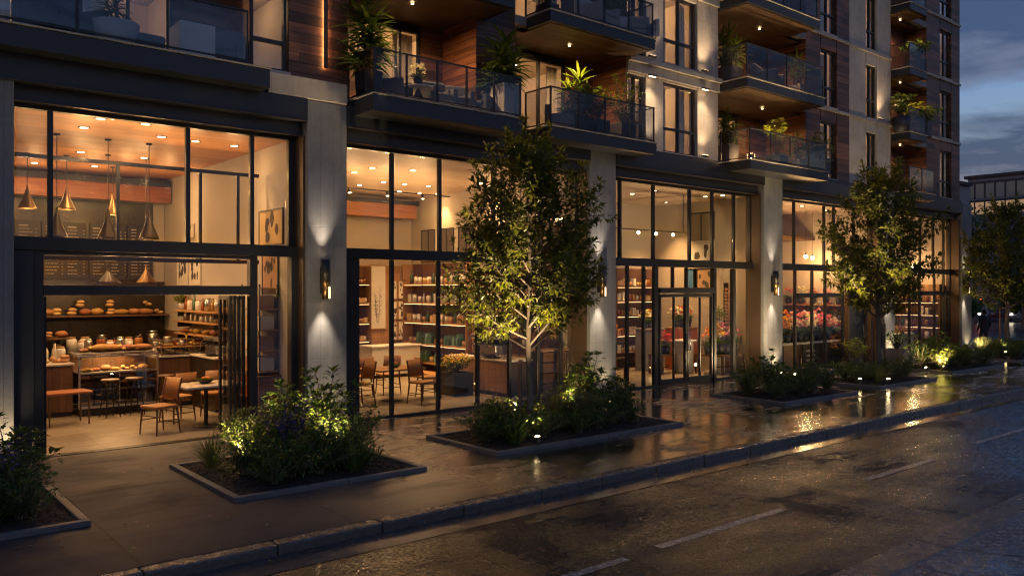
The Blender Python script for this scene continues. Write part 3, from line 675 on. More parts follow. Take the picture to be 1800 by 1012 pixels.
# LED bar that washes the cladding beside the first balcony
o = thing('wall_light_bar', 'tall slim vertical light bar glowing on the dark timber cladding', 'light bar', (fx(572, 14.66), YW, 7.0))
B('bar', MT['bronze'], o, (-.038, -.070, 0, .038, -.048, 3.0)); B('light_strip', MT['led'], o, (-.014, -.047, .02, .014, -.034, 2.98))
for i, o in enumerate(CURT):
    fl = min(range(4), key=lambda k: abs(o.location.z-LV[k]))
CURT.sort(key=lambda o: (round(o.location.z/2.3), o.location.x))
cnt = {}
for o in CURT:
    k = max(0, min(3, round((o.location.z-6.4)/2.42))); cnt[k] = cnt.get(k, 0)+1
    tag(o, 'cream floor length curtain, %s from the left along the %s floor windows' % (ORD[cnt[k]-1], ['first', 'second', 'third', 'top'][k]), 'curtain', 'curtains behind the upper windows')
# ================================================================== lamps
WARM = (1.0, .55, .215); WARM2 = (1.0, .575, .245); YEL = (1.0, .70, .35)
KL = 1.0
def light(kind, parent, loc, W, col, r=.05, dirv=None, size=90, blend=.6):
    d = bpy.data.lights.new('lamp_light', kind); d.energy = W*KL; d.color = col; d.shadow_soft_size = r
    if kind == 'SPOT': d.spot_size = math.radians(size); d.spot_blend = blend
    o = bpy.data.objects.new('lamp_light', d); COL.objects.link(o); o.location = loc
    if dirv is not None: o.rotation_euler = Vector(dirv).to_track_quat('-Z', 'Y').to_euler()
    if parent: o.parent = parent
    return o
def downlight(x, y, z, label, group, W, size=140, col=WARM, r=.075, mat='lamp', glow=0):
    o = thing('downlight', label, 'ceiling light', (x, y, z), 0, group)
    MB().lathe([(r, -.002), (r+.03, -.002), (r+.03, -.014), (r, -.014), (r, -.002)], n=16).build('trim_ring', MT['bronze'], o)
    MB().lathe([(.001, -.008), (r-.003, -.008), (r-.003, -.003), (.001, -.003)], n=16).build('diffuser', MT[mat], o)
    if W: light('SPOT', o, (0, 0, -.03), W, col, .05, (0, 0, -1), size, .9)
    if glow: light('POINT', o, (0, 0, -.55), glow, col, .12)
    return o
def row(places, f):
    """call f(place, ordinal words) over places sorted left to right"""
    for i, p in enumerate(sorted(places)): f(p, ORD[i])
CZ = 5.655
cafe_dl = [gnd(px, py, CZ) for px, py in ((176.7,208.4),(147.5,224),(256,218),(283.5,240),(343.5,248),(412,256),(142,267),(253,277),(60.5,286),(166.6,292),(225,290),(297,296.5))]
cafe_dl = [(min(x, 6.8), min(y, 23.2)) for x, y in cafe_dl]
row(cafe_dl, lambda p, w: downlight(p[0], p[1], CZ, 'round recessed light in the orange wood café ceiling, %s from the left' % w, 'recessed lights of the café ceiling', 44, 84, glow=4))
s2 = [gnd(px, py, CZ) for px, py in ((622.8,302.8),(654.7,295),(725.6,299),(632,325),(674,320),(711,323.6),(753,327),(654.7,333),(702,336),(737,339.4),(846,321.7),(905,330),(960,336),(820,345))]
s2 = [(min(x, 14.5), min(y, 22.8)) for x, y in s2]
row(s2, lambda p, w: downlight(p[0], p[1], CZ, 'round recessed light in the pale ceiling of the table shop, %s from the left' % w, 'recessed lights of the table shop', 64, 84, glow=2))
s3 = [gnd(px, py, CZ) for px, py in ((1111.5,340.6),(1172.6,355.6),(1200,359.7),(1219,360),(1150,335),(1240,345),(1270,343),(1130,360))]
s3 = [(min(x, 21.9), min(y, 18.2)) for x, y in s3]
row(s3, lambda p, w: downlight(p[0], p[1], CZ, 'round recessed light in the ceiling behind the double door, %s from the left' % w, 'recessed lights behind the double door', 70, 80))
row([(24.4,15.9),(25.6,17.4),(26.6,15.9),(27.8,18.0),(28.7,16.2),(28.9,19.2)], lambda p, w: downlight(p[0], p[1], CZ, 'round recessed light in the flower shop ceiling, %s from the left' % w, 'recessed lights of the flower shop', 70, 88, (1, .62, .33)))
row([(31.4,16),(32.8,17.5),(34.2,16),(35.6,16.2)], lambda p, w: downlight(p[0], p[1], CZ, 'round recessed light in the last shop ceiling, %s from the left' % w, 'recessed lights of the last shop', 64, 88))
# balcony soffit lights
for px, py, z, t in ((725, 5, 8.78, 'over the first balcony with chairs'), (1001, 79, 8.80, 'over the balcony crowded with plants'), (1335, 50, 10.85, 'over the upper right balcony'), (1340, 190, 8.45, 'over the lower right balcony')):
    x, y = gnd(px, py, z); downlight(x, min(max(y, 14.0), 15.9), z-.021, 'small bright light in the wooden soffit ' + t, 'lights in the balcony soffits', 90, 170, WARM2, .035, 'lampspot')
for z, t in ((8.26, 'lowest'), (10.66, 'middle'), (13.06, 'topmost')):
    downlight(31.7, 14.8, z-.021, 'small light in the soffit of the %s balcony at the block end' % t, 'lights in the balcony soffits', 45, 170, WARM2, .035)
for x, y, z, lv in ROOMS:
    o = thing('ceiling_lamp', 'small round ceiling lamp in the flat behind the upper windows', 'ceiling lamp', (x, y, z+.28), 0, 'ceiling lamps in the upstairs flats')
    MB().lathe([(.001, .02), (.16, .02), (.18, -.02), (.14, -.07), (.001, -.09)], n=16).build('lamp_shade', MT['lampsoft'], o)
    light('POINT', o, (0, 0, -.22), lv, (1, .56, .25), .12)
lvl = {}
for o in sorted([o for o in sc.objects if o.name.startswith('ceiling_lamp')], key=lambda o: o.location.x):
    k = round((o.location.z-8.6)/2.4); lvl[k] = lvl.get(k, 0)+1
    o['label'] = 'small round lamp lighting a flat on the %s upper floor, %s from the left' % (['first', 'second', 'third', 'top'][max(0, min(3, k))], ORD[lvl[k]-1])
# wall lamps on the columns
wl = MB()
lampP = proto(thing('wall_lamp', 'x', 'wall lamp', (0, 0, -50), 0, 'cylindrical wall lamps on the columns'))
MB().lathe([(.066, .02), (.080, .02), (.080, .40), (.070, .40), (.070, .36)], n=20).build('shade', MT['metal2'], lampP)
MB().lathe([(.066, -.36), (.066, -.34), (.066, -.12), (.078, -.12), (.078, .018)], n=20).build('lower_shade', MT['brass'], lampP)
MB().box(-.03, .05, -.25, .03, .16, .25).build('bracket', MT['metal2'], lampP, bevel=.004)
MB().lathe([(.001, .358), (.064, .358), (.064, .35), (.001, .35)], n=16).build('bulb', MT['lampsoft'], lampP)
MB().lathe([(.001, -.33), (.064, -.33), (.064, -.322), (.001, -.322)], n=16).build('bulb', MT['lampsoft'], lampP)
mb = MB()
mb.box(.058, -.05, -.335, .072, -.036, -.12); mb.build('light_slit', MT['lampsoft'], lampP)
for i, (px, t) in enumerate(((572, 'between the café and the table shop'), (1059, 'between the table shop and the double door'), (1364, 'left of the flower shop'), (1567, 'behind the middle tree'), (1701, 'at the far end of the block'))):
    x = fx(px, YC-.16)
    o = dup(lampP, (x, YC-.16, 2.86), 0, 1.0, 'black and brass wall lamp on the column ' + t)
    light('SPOT', o, (0, -.02, .37), 42, (1, .76, .52), .05, (0, .09, 1), 54, 1)
    light('SPOT', o, (0, -.02, -.36), 42, (1, .76, .52), .05, (0, .09, -1), 58, 1)
# pier washers under the cornices of the stone part
for i, (px, z, up, t) in enumerate(((1150, 8.42, 0, 'under the cornice on the left lower stone pier'), (1243, 8.42, 0, 'under the cornice on the right lower stone pier'), (1150, 8.93, 1, 'above the cornice on the left upper stone pier'), (1243, 8.93, 1, 'above the cornice on the right upper stone pier'),
                              (1552, 8.93, 1, 'on the upper stone pier at the block end'), (1243, 6.50, 1, 'at the foot of the right stone pier'), (1150, 6.50, 1, 'at the foot of the left stone pier'))):
    x = fx(px, 14.5)
    o = thing('pier_washer', 'small linear light fitting ' + t, 'wall light', (x, 14.56, z), 0, 'wall washers on the stone piers')
    MB().box(-.14, -.04, -.025, .14, .04, .025).build('housing', MT['bronze'], o, bevel=.004)
    MB().box(-.12, -.025, .026 if up else -.031, .12, .025, .031 if up else -.026).build('diffuser', MT['lampsoft'], o)
    light('SPOT', o, (0, -.22, .03 if up else -.03), 20, (1, .70, .42), .06, (0, .12, 1 if up else -1), 96, 1)
# ================================================================== furniture prototypes
def make_chair(label='x', wicker=False):
    t = thing('dining_chair', label, 'chair', (0, 0, -50))
    mb = MB(); mb.cbox((0, 0, .47), (.46, .44, .05)); mb.build('seat', MT['leather'], t, bevel=.015)
    for sx in (-1, 1):
        MB().tube([(sx*.20, -.19, .45), (sx*.225, -.22, 0)], [.019, .012], 8).build('leg', MT['walnut'], t)
        MB().tube([(sx*.225, .25, 0), (sx*.20, .20, .45), (sx*.20, .235, .70), (sx*.195, .285, .93)], [.012, .02, .017, .014], 8).build('leg', MT['walnut'], t)
    mb = MB()
    for sx in (-1, 1): mb.tube([(sx*.213, -.205, .24), (sx*.213, .228, .24)], .009, 6)
    mb.tube([(-.21, -.205, .32), (.21, -.205, .32)], .009, 6); mb.tube([(-.21, .22, .18), (.21, .22, .18)], .009, 6); mb.tube([(-.2, -.19, .44), (.2, -.19, .44)], .015, 6); mb.build('stretcher', MT['walnut'], t)
    vs = []; n = 8
    for i in range(n+1):
        u = -1+2*i/n; cy = .045*(1-u*u)
        for z, y in ((.58, .205), (.94, .29)):
            vs += [(u*.215, y+cy-.012, z), (u*.215, y+cy+.012, z)]
    fs = []
    for i in range(n): a = 4*i; fs += [(a, a+4, a+6, a+2), (a+1, a+3, a+7, a+5), (a+2, a+6, a+7, a+3), (a, a+1, a+5, a+4)]
    MB().add(vs, fs, True).build('backrest', MT['leather'], t)
    return proto(t)
chairP = make_chair()
def make_table(top, name='cafe_table'):
    t = thing(name, 'x', 'table', (0, 0, -50))
    MB().box(-.72, -.52, .79, .72, .52, .83).build('tabletop', MT[top], t, bevel=.006)
    MB().cyl((0, 0, .02), (0, 0, .79), .045, .045, 14).build('pedestal', MT['metal2'], t)
    MB().lathe([(.001, .03), (.06, .03), (.28, .015), (.30, .001), (.001, .001)], n=24).build('base', MT['metal2'], t)
    return proto(t)
tabW = make_table('marble'); tabO = make_table('oakx')
FZ = .006
def chair(x, y, ang, label, group): return dup(chairP, (x, y, FZ), math.radians(ang), 1.08, label, group)
dup(tabW, (5.72, 16.35, FZ), math.radians(8), (.86, .86, 1), 'pale square top café table on a black pedestal', 'café tables')
G = 'chairs at the café table'
chair(4.75, 16.05, -70, 'tan leather chair left of the pale café table with its back to the entrance', G)
chair(6.55, 16.55, 95, 'tan leather chair right of the pale café table beside the folded door', G)
chair(5.45, 17.25, 195, 'tan leather chair behind the pale café table, nearer the counter', G)
chair(6.25, 17.35, 170, 'tan leather chair behind the pale café table near the wall cabinet', G)
dup(tabO, (10.5, 17.2, FZ), math.radians(4), (.92, .92, .95), 'brown wooden table in the table shop window', 'café tables')
G = 'chairs at the wooden table'
chair(9.45, 16.9, -80, 'tan chair at the left end of the wooden table in the second shop', G)
chair(10.75, 16.25, 8, 'tan chair in front of the wooden table with its back to the street', G)
chair(11.5, 17.1, 75, 'tan chair at the right end of the wooden table in the second shop', G)
chair(10.15, 18.2, 185, 'tan chair behind the wooden table, left one of two', G)
chair(11.05, 18.3, 172, 'tan chair behind the wooden table, right one of two', G)
chair(9.3, 18.6, 190, 'tan chair further back in the second shop beside the white bench', G)
# stools and the little side table
st = proto(thing('bar_stool', 'x', 'stool', (0, 0, -50), 0, 'bar stools at the café counter'))
MB().lathe([(.001, .80), (.17, .80), (.185, .785), (.185, .765), (.16, .75), (.001, .75)], n=20).build('seat', MT['walnut'], st)
for k in range(4):
    a = PI/4+k*PI/2; MB().tube([(.12*math.cos(a), .12*math.sin(a), .75), (.21*math.cos(a), .21*math.sin(a), 0)], [.014, .011], 7).build('leg', MT['copperdark'], st)
mb = MB(); mb.tube([(.165*math.cos(k*PI/8), .165*math.sin(k*PI/8), .32) for k in range(17)], .008, 6, False); mb.build('foot_ring', MT['copperdark'], st)
for x, y, w in ((4.55, 18.75, 'left'), (5.05, 18.8, 'middle'), (5.75, 18.95, 'right')): dup(st, (x, y, FZ), R.random(), 1, 'round wooden bar stool at the glass display counter, %s one of three' % w)
t = thing('side_table', 'small square table with a reddish wooden top left of the counter', 'table', (3.62, 18.3, FZ), .1)
B('tabletop', MT['beamwood'], t, (-.42, -.3, .62, .42, .3, .66), bevel=.006)
for u in (-1, 1):
    for v in (-1, 1): MB().tube([(u*.36, v*.25, .62), (u*.36, v*.25, 0)], [.02, .016], 6).build('leg', MT['walnut'], t)
# ------------------------------------------------------------------ café counters
def counter(name, label, x0, x1, y0, y1, h, body, top, plinth=.1):
    t = thing(name, label, 'counter', (x0, y0, FZ)); w, d = x1-x0, y1-y0
    B('body', MT[body], t, (0, 0, plinth, w, d, h-.045), bevel=.004); B('plinth', MT['metal2'], t, (.03, .04, 0, w-.03, d, plinth-.002))
    B('countertop', MT[top], t, (-.03, -.04, h-.043, w+.03, d, h), bevel=.006); return t
counter('counter', 'long timber panelled café counter with a pale top right of the display case', 5.68, 7.03, 19.5, 20.2, 1.18, 'walnutp', 'marble')
counter('counter', 'timber café counter left of the glass display case', 1.2, 3.98, 19.4, 20.2, 1.12, 'walnutp', 'marble')
counter('back_counter', 'dark back counter along the menu wall under the bread shelf', 1.2, 7.0, 22.6, 23.38, 1.1, 'walnut', 'metal2')
t = thing('display_case', 'tall glass pastry display case with steel frame in the middle of the café counter', 'display case', (4.05, 19.15, FZ)); W_, D_, H_ = 1.58, 1.0, 1.28
B('plinth', MT['metal2'], t, (0, .02, 0, W_, D_, .16), bevel=.004)
mb = MB()
for u in (0, W_): 
    for v in (0, D_): mb.box(u-.02, v-.02, .16, u+.02, v+.02, H_)
mb.box(-.018, -.018, H_-.04, W_+.018, .018, H_-.001); mb.box(-.018, -.018, .9, W_+.018, .018, .93); mb.box(-.018, -.018, .161, W_+.018, .018, .21); mb.box(W_/2-.012, -.012, .21, W_/2+.012, .012, .9)
[mb.box(u-.017, .019, H_-.04, u+.017, D_+.018, H_-.002) for u in (0, W_)]; mb.build('frame', MT['steel'], t, bevel=.003)
B('shelf', MT['steel'], t, (.03, .04, .88, W_-.03, D_-.04, .9)); B('shelf', MT['steel'], t, (.03, .04, .54, W_-.03, D_-.04, .555)); B('countertop', MT['steel'], t, (-.03, .3, H_, W_+.03, D_+.02, H_+.03), bevel=.004)
B('glass_pane', MT['jarglass'], t, (.02, -.008, .21, W_-.02, -.001, H_-.04))
B('interior_back', MT['walnut'], t, (.03, D_-.03, .17, W_-.03, D_-.01, H_-.002))
o = light('AREA', t, (W_/2, .5, 1.22), 6, WARM, .1, (0, 0, -1)); o.data.size = .8
t = thing('pastry_case', 'low glass pastry case with steel edges on the right café counter', 'display case', (5.80, 19.48, 1.186)); w_, d_, h_ = 1.2, .5, .36
mb = MB()
for u in (0, w_):
    mb.box(u-.012, -.012, 0, u+.012, .012, h_); mb.box(u-.012, d_-.012, 0, u+.012, d_+.012, h_); mb.box(u-.011, .013, h_-.02, u+.011, d_-.013, h_-.001); mb.box(u-.011, .013, 0, u+.011, d_-.013, .018)
mb.box(.013, -.011, h_-.02, w_-.013, .011, h_-.001); mb.box(.013, d_-.011, h_-.02, w_-.013, d_+.011, h_-.001); mb.box(.013, -.011, 0, w_-.013, .011, .018); mb.build('frame', MT['steel'], t)
B('glass_pane', MT['jarglass'], t, (.013, -.003, .019, w_-.013, .003, h_-.021)); B('top_pane', MT['jarglass'], t, (.012, .012, h_-.008, w_-.012, d_-.012, h_-.002)); B('shelf', MT['oak'], t, (.013, .02, .17, w_-.013, d_-.02, .182))
def wallshelf(label, x0, x1, y0, y1, z, m='oak'):
    t = thing('wall_shelf', label, 'shelf', (x0, y0, z), 0, 'wall shelves')
    B('board', MT[m], t, (0, 0, -.04, x1-x0, y1-y0, 0), bevel=.004)
    for u in ((.2, x1-x0-.2) if x1-x0 > y1-y0 else (.2, y1-y0-.2)): B('bracket', MT['metal2'], t, (u-.012, .03, -.16, u+.012, y1-y0, -.041) if x1-x0 > y1-y0 else (.03, u-.012, -.16, x1-x0, u+.012, -.041))
    return t
wallshelf('long dark bread shelf across the café back wall', 2.6, 7.03, 22.9, 23.38, 2.03, 'walnut')
wallshelf('short shelf with pastries left behind the counter', 2.9, 4.5, 22.2, 22.9, 1.52, 'walnut')
for z, w in ((2.18, 'upper'), (1.92, 'middle'), (1.62, 'lower')): wallshelf('%s shelf on the café right wall above the side counter' % w, 6.68, 7.04, 18.5, 21.4, z, 'oak')
counter('side_counter', 'timber side counter along the café right wall under the shelves', 6.45, 7.04, 17.9, 19.45, 1.2, 'walnutp', 'marble')
t = thing('wall_cabinet', 'low reddish wooden cabinet by the café window post', 'cabinet', (6.55, 15.75, FZ))
B('body', MT['beamwood'], t, (0, 0, .08, .46, 1.3, .92), bevel=.006); B('top', MT['walnut'], t, (-.02, -.02, .922, .47, 1.32, .96), bevel=.004); B('plinth', MT['metal2'], t, (.04, .04, 0, .46, 1.26, .078))
for v in (.03, .67): B('door', MT['beamwood'], t, (-.018, v, .11, -.001, v+.60, .90), bevel=.004)
t = thing('shelf_unit', 'slim open shelf unit with pale boxes by the café window', 'shelving', (6.62, 15.9, 1.0))
for k in range(5): B('shelf', MT['oak'], t, (0, 0, .02+k*.42, .40, .95, .045+k*.42), bevel=.003)
mb = MB()
for u in (.015, .385):
    for v in (.015, .935): mb.box(u-.012, v-.012, -.04 if True else 0, u+.012, v+.012, 1.8)
mb.build('frame', MT['metal2'], t)
for k in range(4):
    for j in range(2): tag(B('storage_box', MT['kraft'] if (j+k)%2 else MT['paper'], None, (0,0,0,.3,.36,.26), bevel=.006, loc=(6.66, 15.95+j*.46, 1.047+k*.42)), '%s box on the %s board of the slim café shelf, %s one' % ('brown' if (j+k)%2 else 'pale', ['lowest', 'second', 'third', 'top'][k], ['front', 'rear'][j]), 'box', 'boxes on the slim café shelf')
# wall behind: tiles, timber beam, menu boards
B('wall_tiling', MT['walltile'], BLD, (.9, 23.36, .01, 7.04, 23.397, 2.9), (.9, 23.36, 2.903, 6.75, 23.397, 5.0))
B('wall_panelling', MT['walnutp'], BLD, (7.03, 19.5, .01, 7.056, 23.35, 1.6))
t = thing('timber_beam', 'thick red timber beam hung below the café ceiling before the menu wall', 'beam', (.92, 22.7, 4.98)); B('beam', MT['beamwood'], t, (0, 0, 0, 6.1, .32, .42), bevel=.01); B('steel_channel', MT['metal2'], t, (0, -.02, .42, 6.1, .34, .56))
def menu(i, x0, w, label):
    t = thing('menu_board', label, 'menu board', (x0, 23.30, 2.95), 0, 'menu boards behind the café counter')
    B('board', MT['black'], t, (0, 0, 0, w, .04, 1.45), bevel=.006)
    mb = MB(); rr = random.Random(i)
    for c in range(2):
        cx = .08+c*w/2; z = 1.34
        mb.box(cx, -.004, z-.03, cx+w*.2, -.001, z)
        for k in range(14):
            z -= .085; L = w*rr.uniform(.10, .26); q = 0
            while q < L: ll = rr.uniform(.03, .09); mb.box(cx+q, -.004, z-.018, cx+q+ll, -.001, z); q += ll+.014
            mb.box(cx+w*.36, -.004, z-.018, cx+w*.39, -.001, z)
    p = mb.build('menu_lines', MT['chalk'], t)
for i, (x0, w, d) in enumerate(((3.0, 1.0, 'leftmost'), (4.08, 1.0, 'second from the left'), (5.16, .9, 'third from the left'), (6.1, .62, 'narrow rightmost'))): menu(i, x0, w, 'black menu board with pale handwriting on the café back wall, ' + d)
def picture(name, label, cat, loc, rz, w, h, draw, frame='metal2', back='paper', group=None):
    """framed flat work facing local -y"""
    t = thing(name, label, cat, loc, rz, group)
    B('frame', MT[frame], t, (-w/2, 0, 0, -w/2+.03, .03, h), (w/2-.03, 0, 0, w/2, .03, h), (-w/2+.03, 0, 0, w/2-.03, .03, .03), (-w/2+.03, 0, h-.03, w/2-.03, .03, h))
    B('sheet', MT[back], t, (-w/2+.03, .012, .03, w/2-.03, .028, h-.03))
    if draw:
        mb = MB(); draw(mb, w, h); mb.build('print', draw.m if hasattr(draw, 'm') else MT['ink'], t)
    return t
def blobs(seed, n, s):
    def f(mb, w, h):
        r = random.Random(seed)
        for i in range(n):
            x, z = r.uniform(-w*.32, w*.32), r.uniform(h*.2, h*.8); a = r.uniform(.4, 1)*s; b = r.uniform(.4, 1)*s*1.4
            mb.prism([(x+a*math.cos(k*PI/5)*r.uniform(.7,1.1), z+b*math.sin(k*PI/5)*r.uniform(.7,1.1)) for k in range(10)], .002+.0004*i, Matrix.Translation((0, .009-.0004*i, 0)))
    return f
def sprig(seed):
    def f(mb, w, h):
        r = random.Random(seed); k = 0
        for i in range(7):
            x = r.uniform(-w*.22, w*.22); top = r.uniform(h*.35, h*.75); mb.prism([(x*.3-.004, h*.1), (x*.3+.004, h*.1), (x+.004, top), (x-.004, top)], .001, Matrix.Translation((0, .0095, 0)))
            for j in range(5):
                z = h*.1+(top-h*.1)*(j+2)/7; xx = x*(.3+.7*(j+2)/7); s = r.choice((-1, 1)); L = w*.12; k += 1
                mb.prism([(xx, z), (xx+s*L*.5, z+L*.15), (xx+s*L, z+L*.5), (xx+s*L*.4, z+L*.4)], .001+.00005*k, Matrix.Translation((0, .009-.00005*k, 0)))
    return f
RW = -PI/2   # picture on a right-hand wall, facing -X
picture('framed_picture', 'square dark framed portrait print on the café right wall near the window', 'picture', (7.02, oy(473, 7.0), 3.60), RW, 1.2, .75, blobs(3, 5, .13), 'metal2', 'kraft')
picture('framed_picture', 'tall dark print hanging under the café transom by the window', 'picture', (7.02, oy(472, 7.0), 2.55), RW, .8, .95, blobs(5, 9, .09), 'metal2', 'kraft')
for k, px in enumerate((318, 340)): picture('framed_picture', 'white framed group of dark photographs on the café right wall, %s one' % ['left', 'right'][k], 'picture', (7.02, oy(px, 7.0), 2.80), RW, .8, .85, blobs(20+k, 12, .10), 'paper', 'paper')
picture('wall_emblem', 'small dark line emblem mounted on the café right wall', 'wall sign', (7.02, 21.3, 4.0), RW, .7, .35, blobs(9, 5, .05), 'plaster', 'plaster')
# pendants
def pendantP(shade, R_, H_, drop, bulb=True):
    t = thing('pendant_lamp', 'x', 'pendant lamp', (0, 0, -50), 0, 'pendant lamps in the café')
    MB().lathe([(.012, H_+.10), (.02, H_+.09), (.026, H_), (.034, H_*.97), (R_*.50, H_*.50), (R_*.93, H_*.10), (R_, .0), (R_-.012, .004), (R_*.88, H_*.10), (R_*.46, H_*.50), (.03, H_*.94)], n=24).build('lamp_shade', MT[shade], t)
    MB().cyl((0, 0, H_+.15), (0, 0, H_+drop), .008, .008, 6).build('cord', MT['metal2'], t)
    MB().lathe([(.001, H_+drop), (.06, H_+drop), (.06, H_+drop-.03), (.001, H_+drop-.03)], n=14).build('canopy', MT['metal2'], t)
    MB().ball((0, 0, .09), .045, 10, 8).build('bulb', MT['lampsoft'], t)
    return t
def pend(px, py, Y, shade, r, h, label, W=7):
    x = fx(px, Y); z = fz(py, x, Y); t = pendantP(shade, r, h, CZ-z-h); t.location = (x, Y, z); t['label'] = label
    light('POINT', t, (0, 0, -.10), W, WARM, .06); return t
pend(48, 367, 20.5, 'brass', .19, .42, 'brass pendant lamp at the far left above the café counter')
pend(117, 369, 20.3, 'brass', .19, .42, 'brass pendant lamp, second from the left above the café counter')
pend(198, 378, 21.5, 'brass', .17, .40, 'small brass pendant lamp before the menu boards')
pend(100, 419, 17.6, 'copperdark', .20, .50, 'dark cone pendant lamp, leftmost of the three low ones')
pend(190, 421, 17.6, 'copperdark', .20, .50, 'dark cone pendant lamp, middle of the three low ones')
pend(262, 421, 17.6, 'copperdark', .20, .50, 'dark cone pendant lamp, rightmost of the three low ones')
pend(190, 497, 19.6, 'copperdark', .26, .26, 'wide dark pendant lamp hanging low over the display case')
pend(257, 497, 19.6, 'brass', .22, .30, 'low brass pendant lamp over the right counter')
# ------------------------------------------------------------------ small goods prototypes
def P1(name, cat, fn):
    t = thing(name, 'x', cat, (0, 0, -50)); fn(t); return proto(t)
def solid(name, cat, mb, m, bevel=0):
    o = mb.build(name, MT[m], loc=(0, 0, -50), bevel=bevel); tag(o, 'x', cat); return proto(o)
loafs = []
rr = random.Random(4)
loafs.append(solid('round_loaf', 'bread', MB().ball((0, 0, .085), (.15, .15, .09), 14, 8, .05, rr), 'bread'))
loafs.append(solid('long_loaf', 'bread', MB().ball((0, 0, .075), (.22, .11, .08), 14, 8, .05, rr), 'bread'))
mb = MB(); mb.tube([(.12*math.cos(a), .10*math.sin(a), .045) for a in [PI*k/8 for k in range(9)]], [.012, .03, .042, .05, .052, .05, .042, .03, .012], 8); loafs.append(solid('croissant', 'pastry', mb, 'bread'))
mb = MB(); [mb.ball((rr.uniform(-.08, .08), rr.uniform(-.08, .08), .05+.045*(k//3)), (.055, .055, .045), 9, 6, .06, rr) for k in range(6)]; loafs.append(solid('bread_rolls', 'bread', mb, 'breadp'))
mb = MB(); mb.ball((0, 0, .05), (.11, .11, .055), 12, 6, .04, rr); mb.ball((.02, 0, .13), (.10, .095, .05), 12, 6, .04, rr); loafs.append(solid('flat_bread', 'bread', mb, 'breadp'))
LN = {'round_loaf': 'round loaf', 'long_loaf': 'long loaf', 'croissant': 'croissant', 'bread_rolls': 'heaped rolls', 'flat_bread': 'stacked loaves'}
def stem_(o): return o.name.split('.')[0]
def goods(protos, names, n, a, b, where, group, rnd, smin=.85, smax=1.15, seq=None, jit=.04):
    """n goods set out from a to b; each label tells its kind and its place along the row"""
    for i in range(n):
        f = (i+.5)/n; p = Vector(a).lerp(Vector(b), f)
        q = protos[seq[i % len(seq)]] if seq else rnd.choice(protos); s = rnd.uniform(smin, smax)
        d = (Vector(b)-Vector(a)).normalized(); p += d*rnd.uniform(-jit, jit)
        dup(q, p, rnd.uniform(-.4, .4), s, '%s, %s in line from left on %s' % (names[stem_(q)], ORD[i], where), group)
rg = random.Random(21)
goods(loafs[:2]+loafs[3:], LN, 14, (2.75, 23.12, 2.03), (6.95, 23.12, 2.03), 'the long bread shelf of the café', 'loaves on the bread shelf', rg, .95, 1.15)
for i, (x, z, k) in enumerate(((4.9, 2.24, 4), (5.6, 2.24, 4), (6.5, 2.25, 3))): dup(loafs[k], (x, 23.12, z), 0, 1, '%s on top of the other bread, %s from the left' % (LN[stem_(loafs[k])], ORD[i]), 'loaves on the bread shelf')
goods([loafs[3], loafs[0], loafs[4]], LN, 6, (3.0, 22.5, 1.52), (4.45, 22.5, 1.52), 'the short pastry shelf', 'pastries on the short shelf', rg, .8, 1)
goods([loafs[2], loafs[3], loafs[1]], LN, 8, (4.2, 19.75, 1.316), (5.55, 19.75, 1.316), 'the top of the display case', 'pastries on the display case', rg, .9, 1.15)
goods([loafs[2], loafs[3], loafs[0]], LN, 7, (4.15, 19.5, .906), (5.5, 19.5, .906), 'the upper shelf inside the display case', 'pastries inside the display case', rg, .7, .9)
goods([loafs[1], loafs[2]], LN, 6, (4.15, 19.6, .561), (5.5, 19.6, .561), 'the lower shelf inside the display case', 'pastries inside the display case', rg, .7, .9)
goods([loafs[3], loafs[2], loafs[4]], LN, 7, (5.85, 19.73, 1.19), (6.95, 19.73, 1.19), 'the bottom of the low pastry case', 'pastries in the low pastry case', rg, .6, .75)
goods([loafs[3], loafs[2]], LN, 7, (5.85, 19.73, 1.37), (6.95, 19.73, 1.37), 'the shelf of the low pastry case', 'pastries in the low pastry case', rg, .6, .75)
goods([loafs[3], loafs[1], loafs[4]], LN, 7, (2.6, 19.7, 1.126), (3.95, 19.7, 1.126), 'the left counter top', 'pastries on the left counter', rg, .8, 1.0)
goods([loafs[0], loafs[1], loafs[3]], LN, 6, (6.86, 21.2, 1.62), (6.86, 18.7, 1.62), 'the lower right wall shelf', 'loaves on the right wall shelf', rg, .7, .95)
def jarfn(m, cap, h=.24, r=.075):
    def f(t):
        MB().lathe([(.001, 0), (r, 0), (r, h*.8), (r*.75, h*.9), (.001, h*.9)], n=16).build('body', MT[m], t); MB().lathe([(r*.78, h*.9), (r*.8, h*.9), (r*.8, h), (.001, h)], n=16).build('lid', MT[cap], t)
    return f
def bottlefn(m):
    def f(t):
        MB().lathe([(.001, 0), (.05, 0), (.05, .2), (.018, .27), (.016, .33), (.001, .33)], n=14).build('body', MT[m], t); MB().cyl((0, 0, .331), (0, 0, .355), .019, .019, 10).build('cap', MT['metal2'], t)
    return f
jarW = P1('white_jar', 'jar', jarfn('white', 'oak')); jarA = P1('amber_jar', 'jar', jarfn('amber', 'metal2', .26)); jarG = P1('glass_jar', 'jar', jarfn('steel', 'steel', .3, .09))
botG = P1('green_bottle', 'bottle', bottlefn('green')); botA = P1('amber_bottle', 'bottle', bottlefn('amber')); botW = P1('white_bottle', 'bottle', bottlefn('white'))
boxK = solid('kraft_box', 'box', MB().box(-.09, -.08, 0, .09, .08, .22), 'kraft', .004); boxW = solid('white_box', 'box', MB().box(-.1, -.08, 0, .1, .08, .3), 'paper', .004)
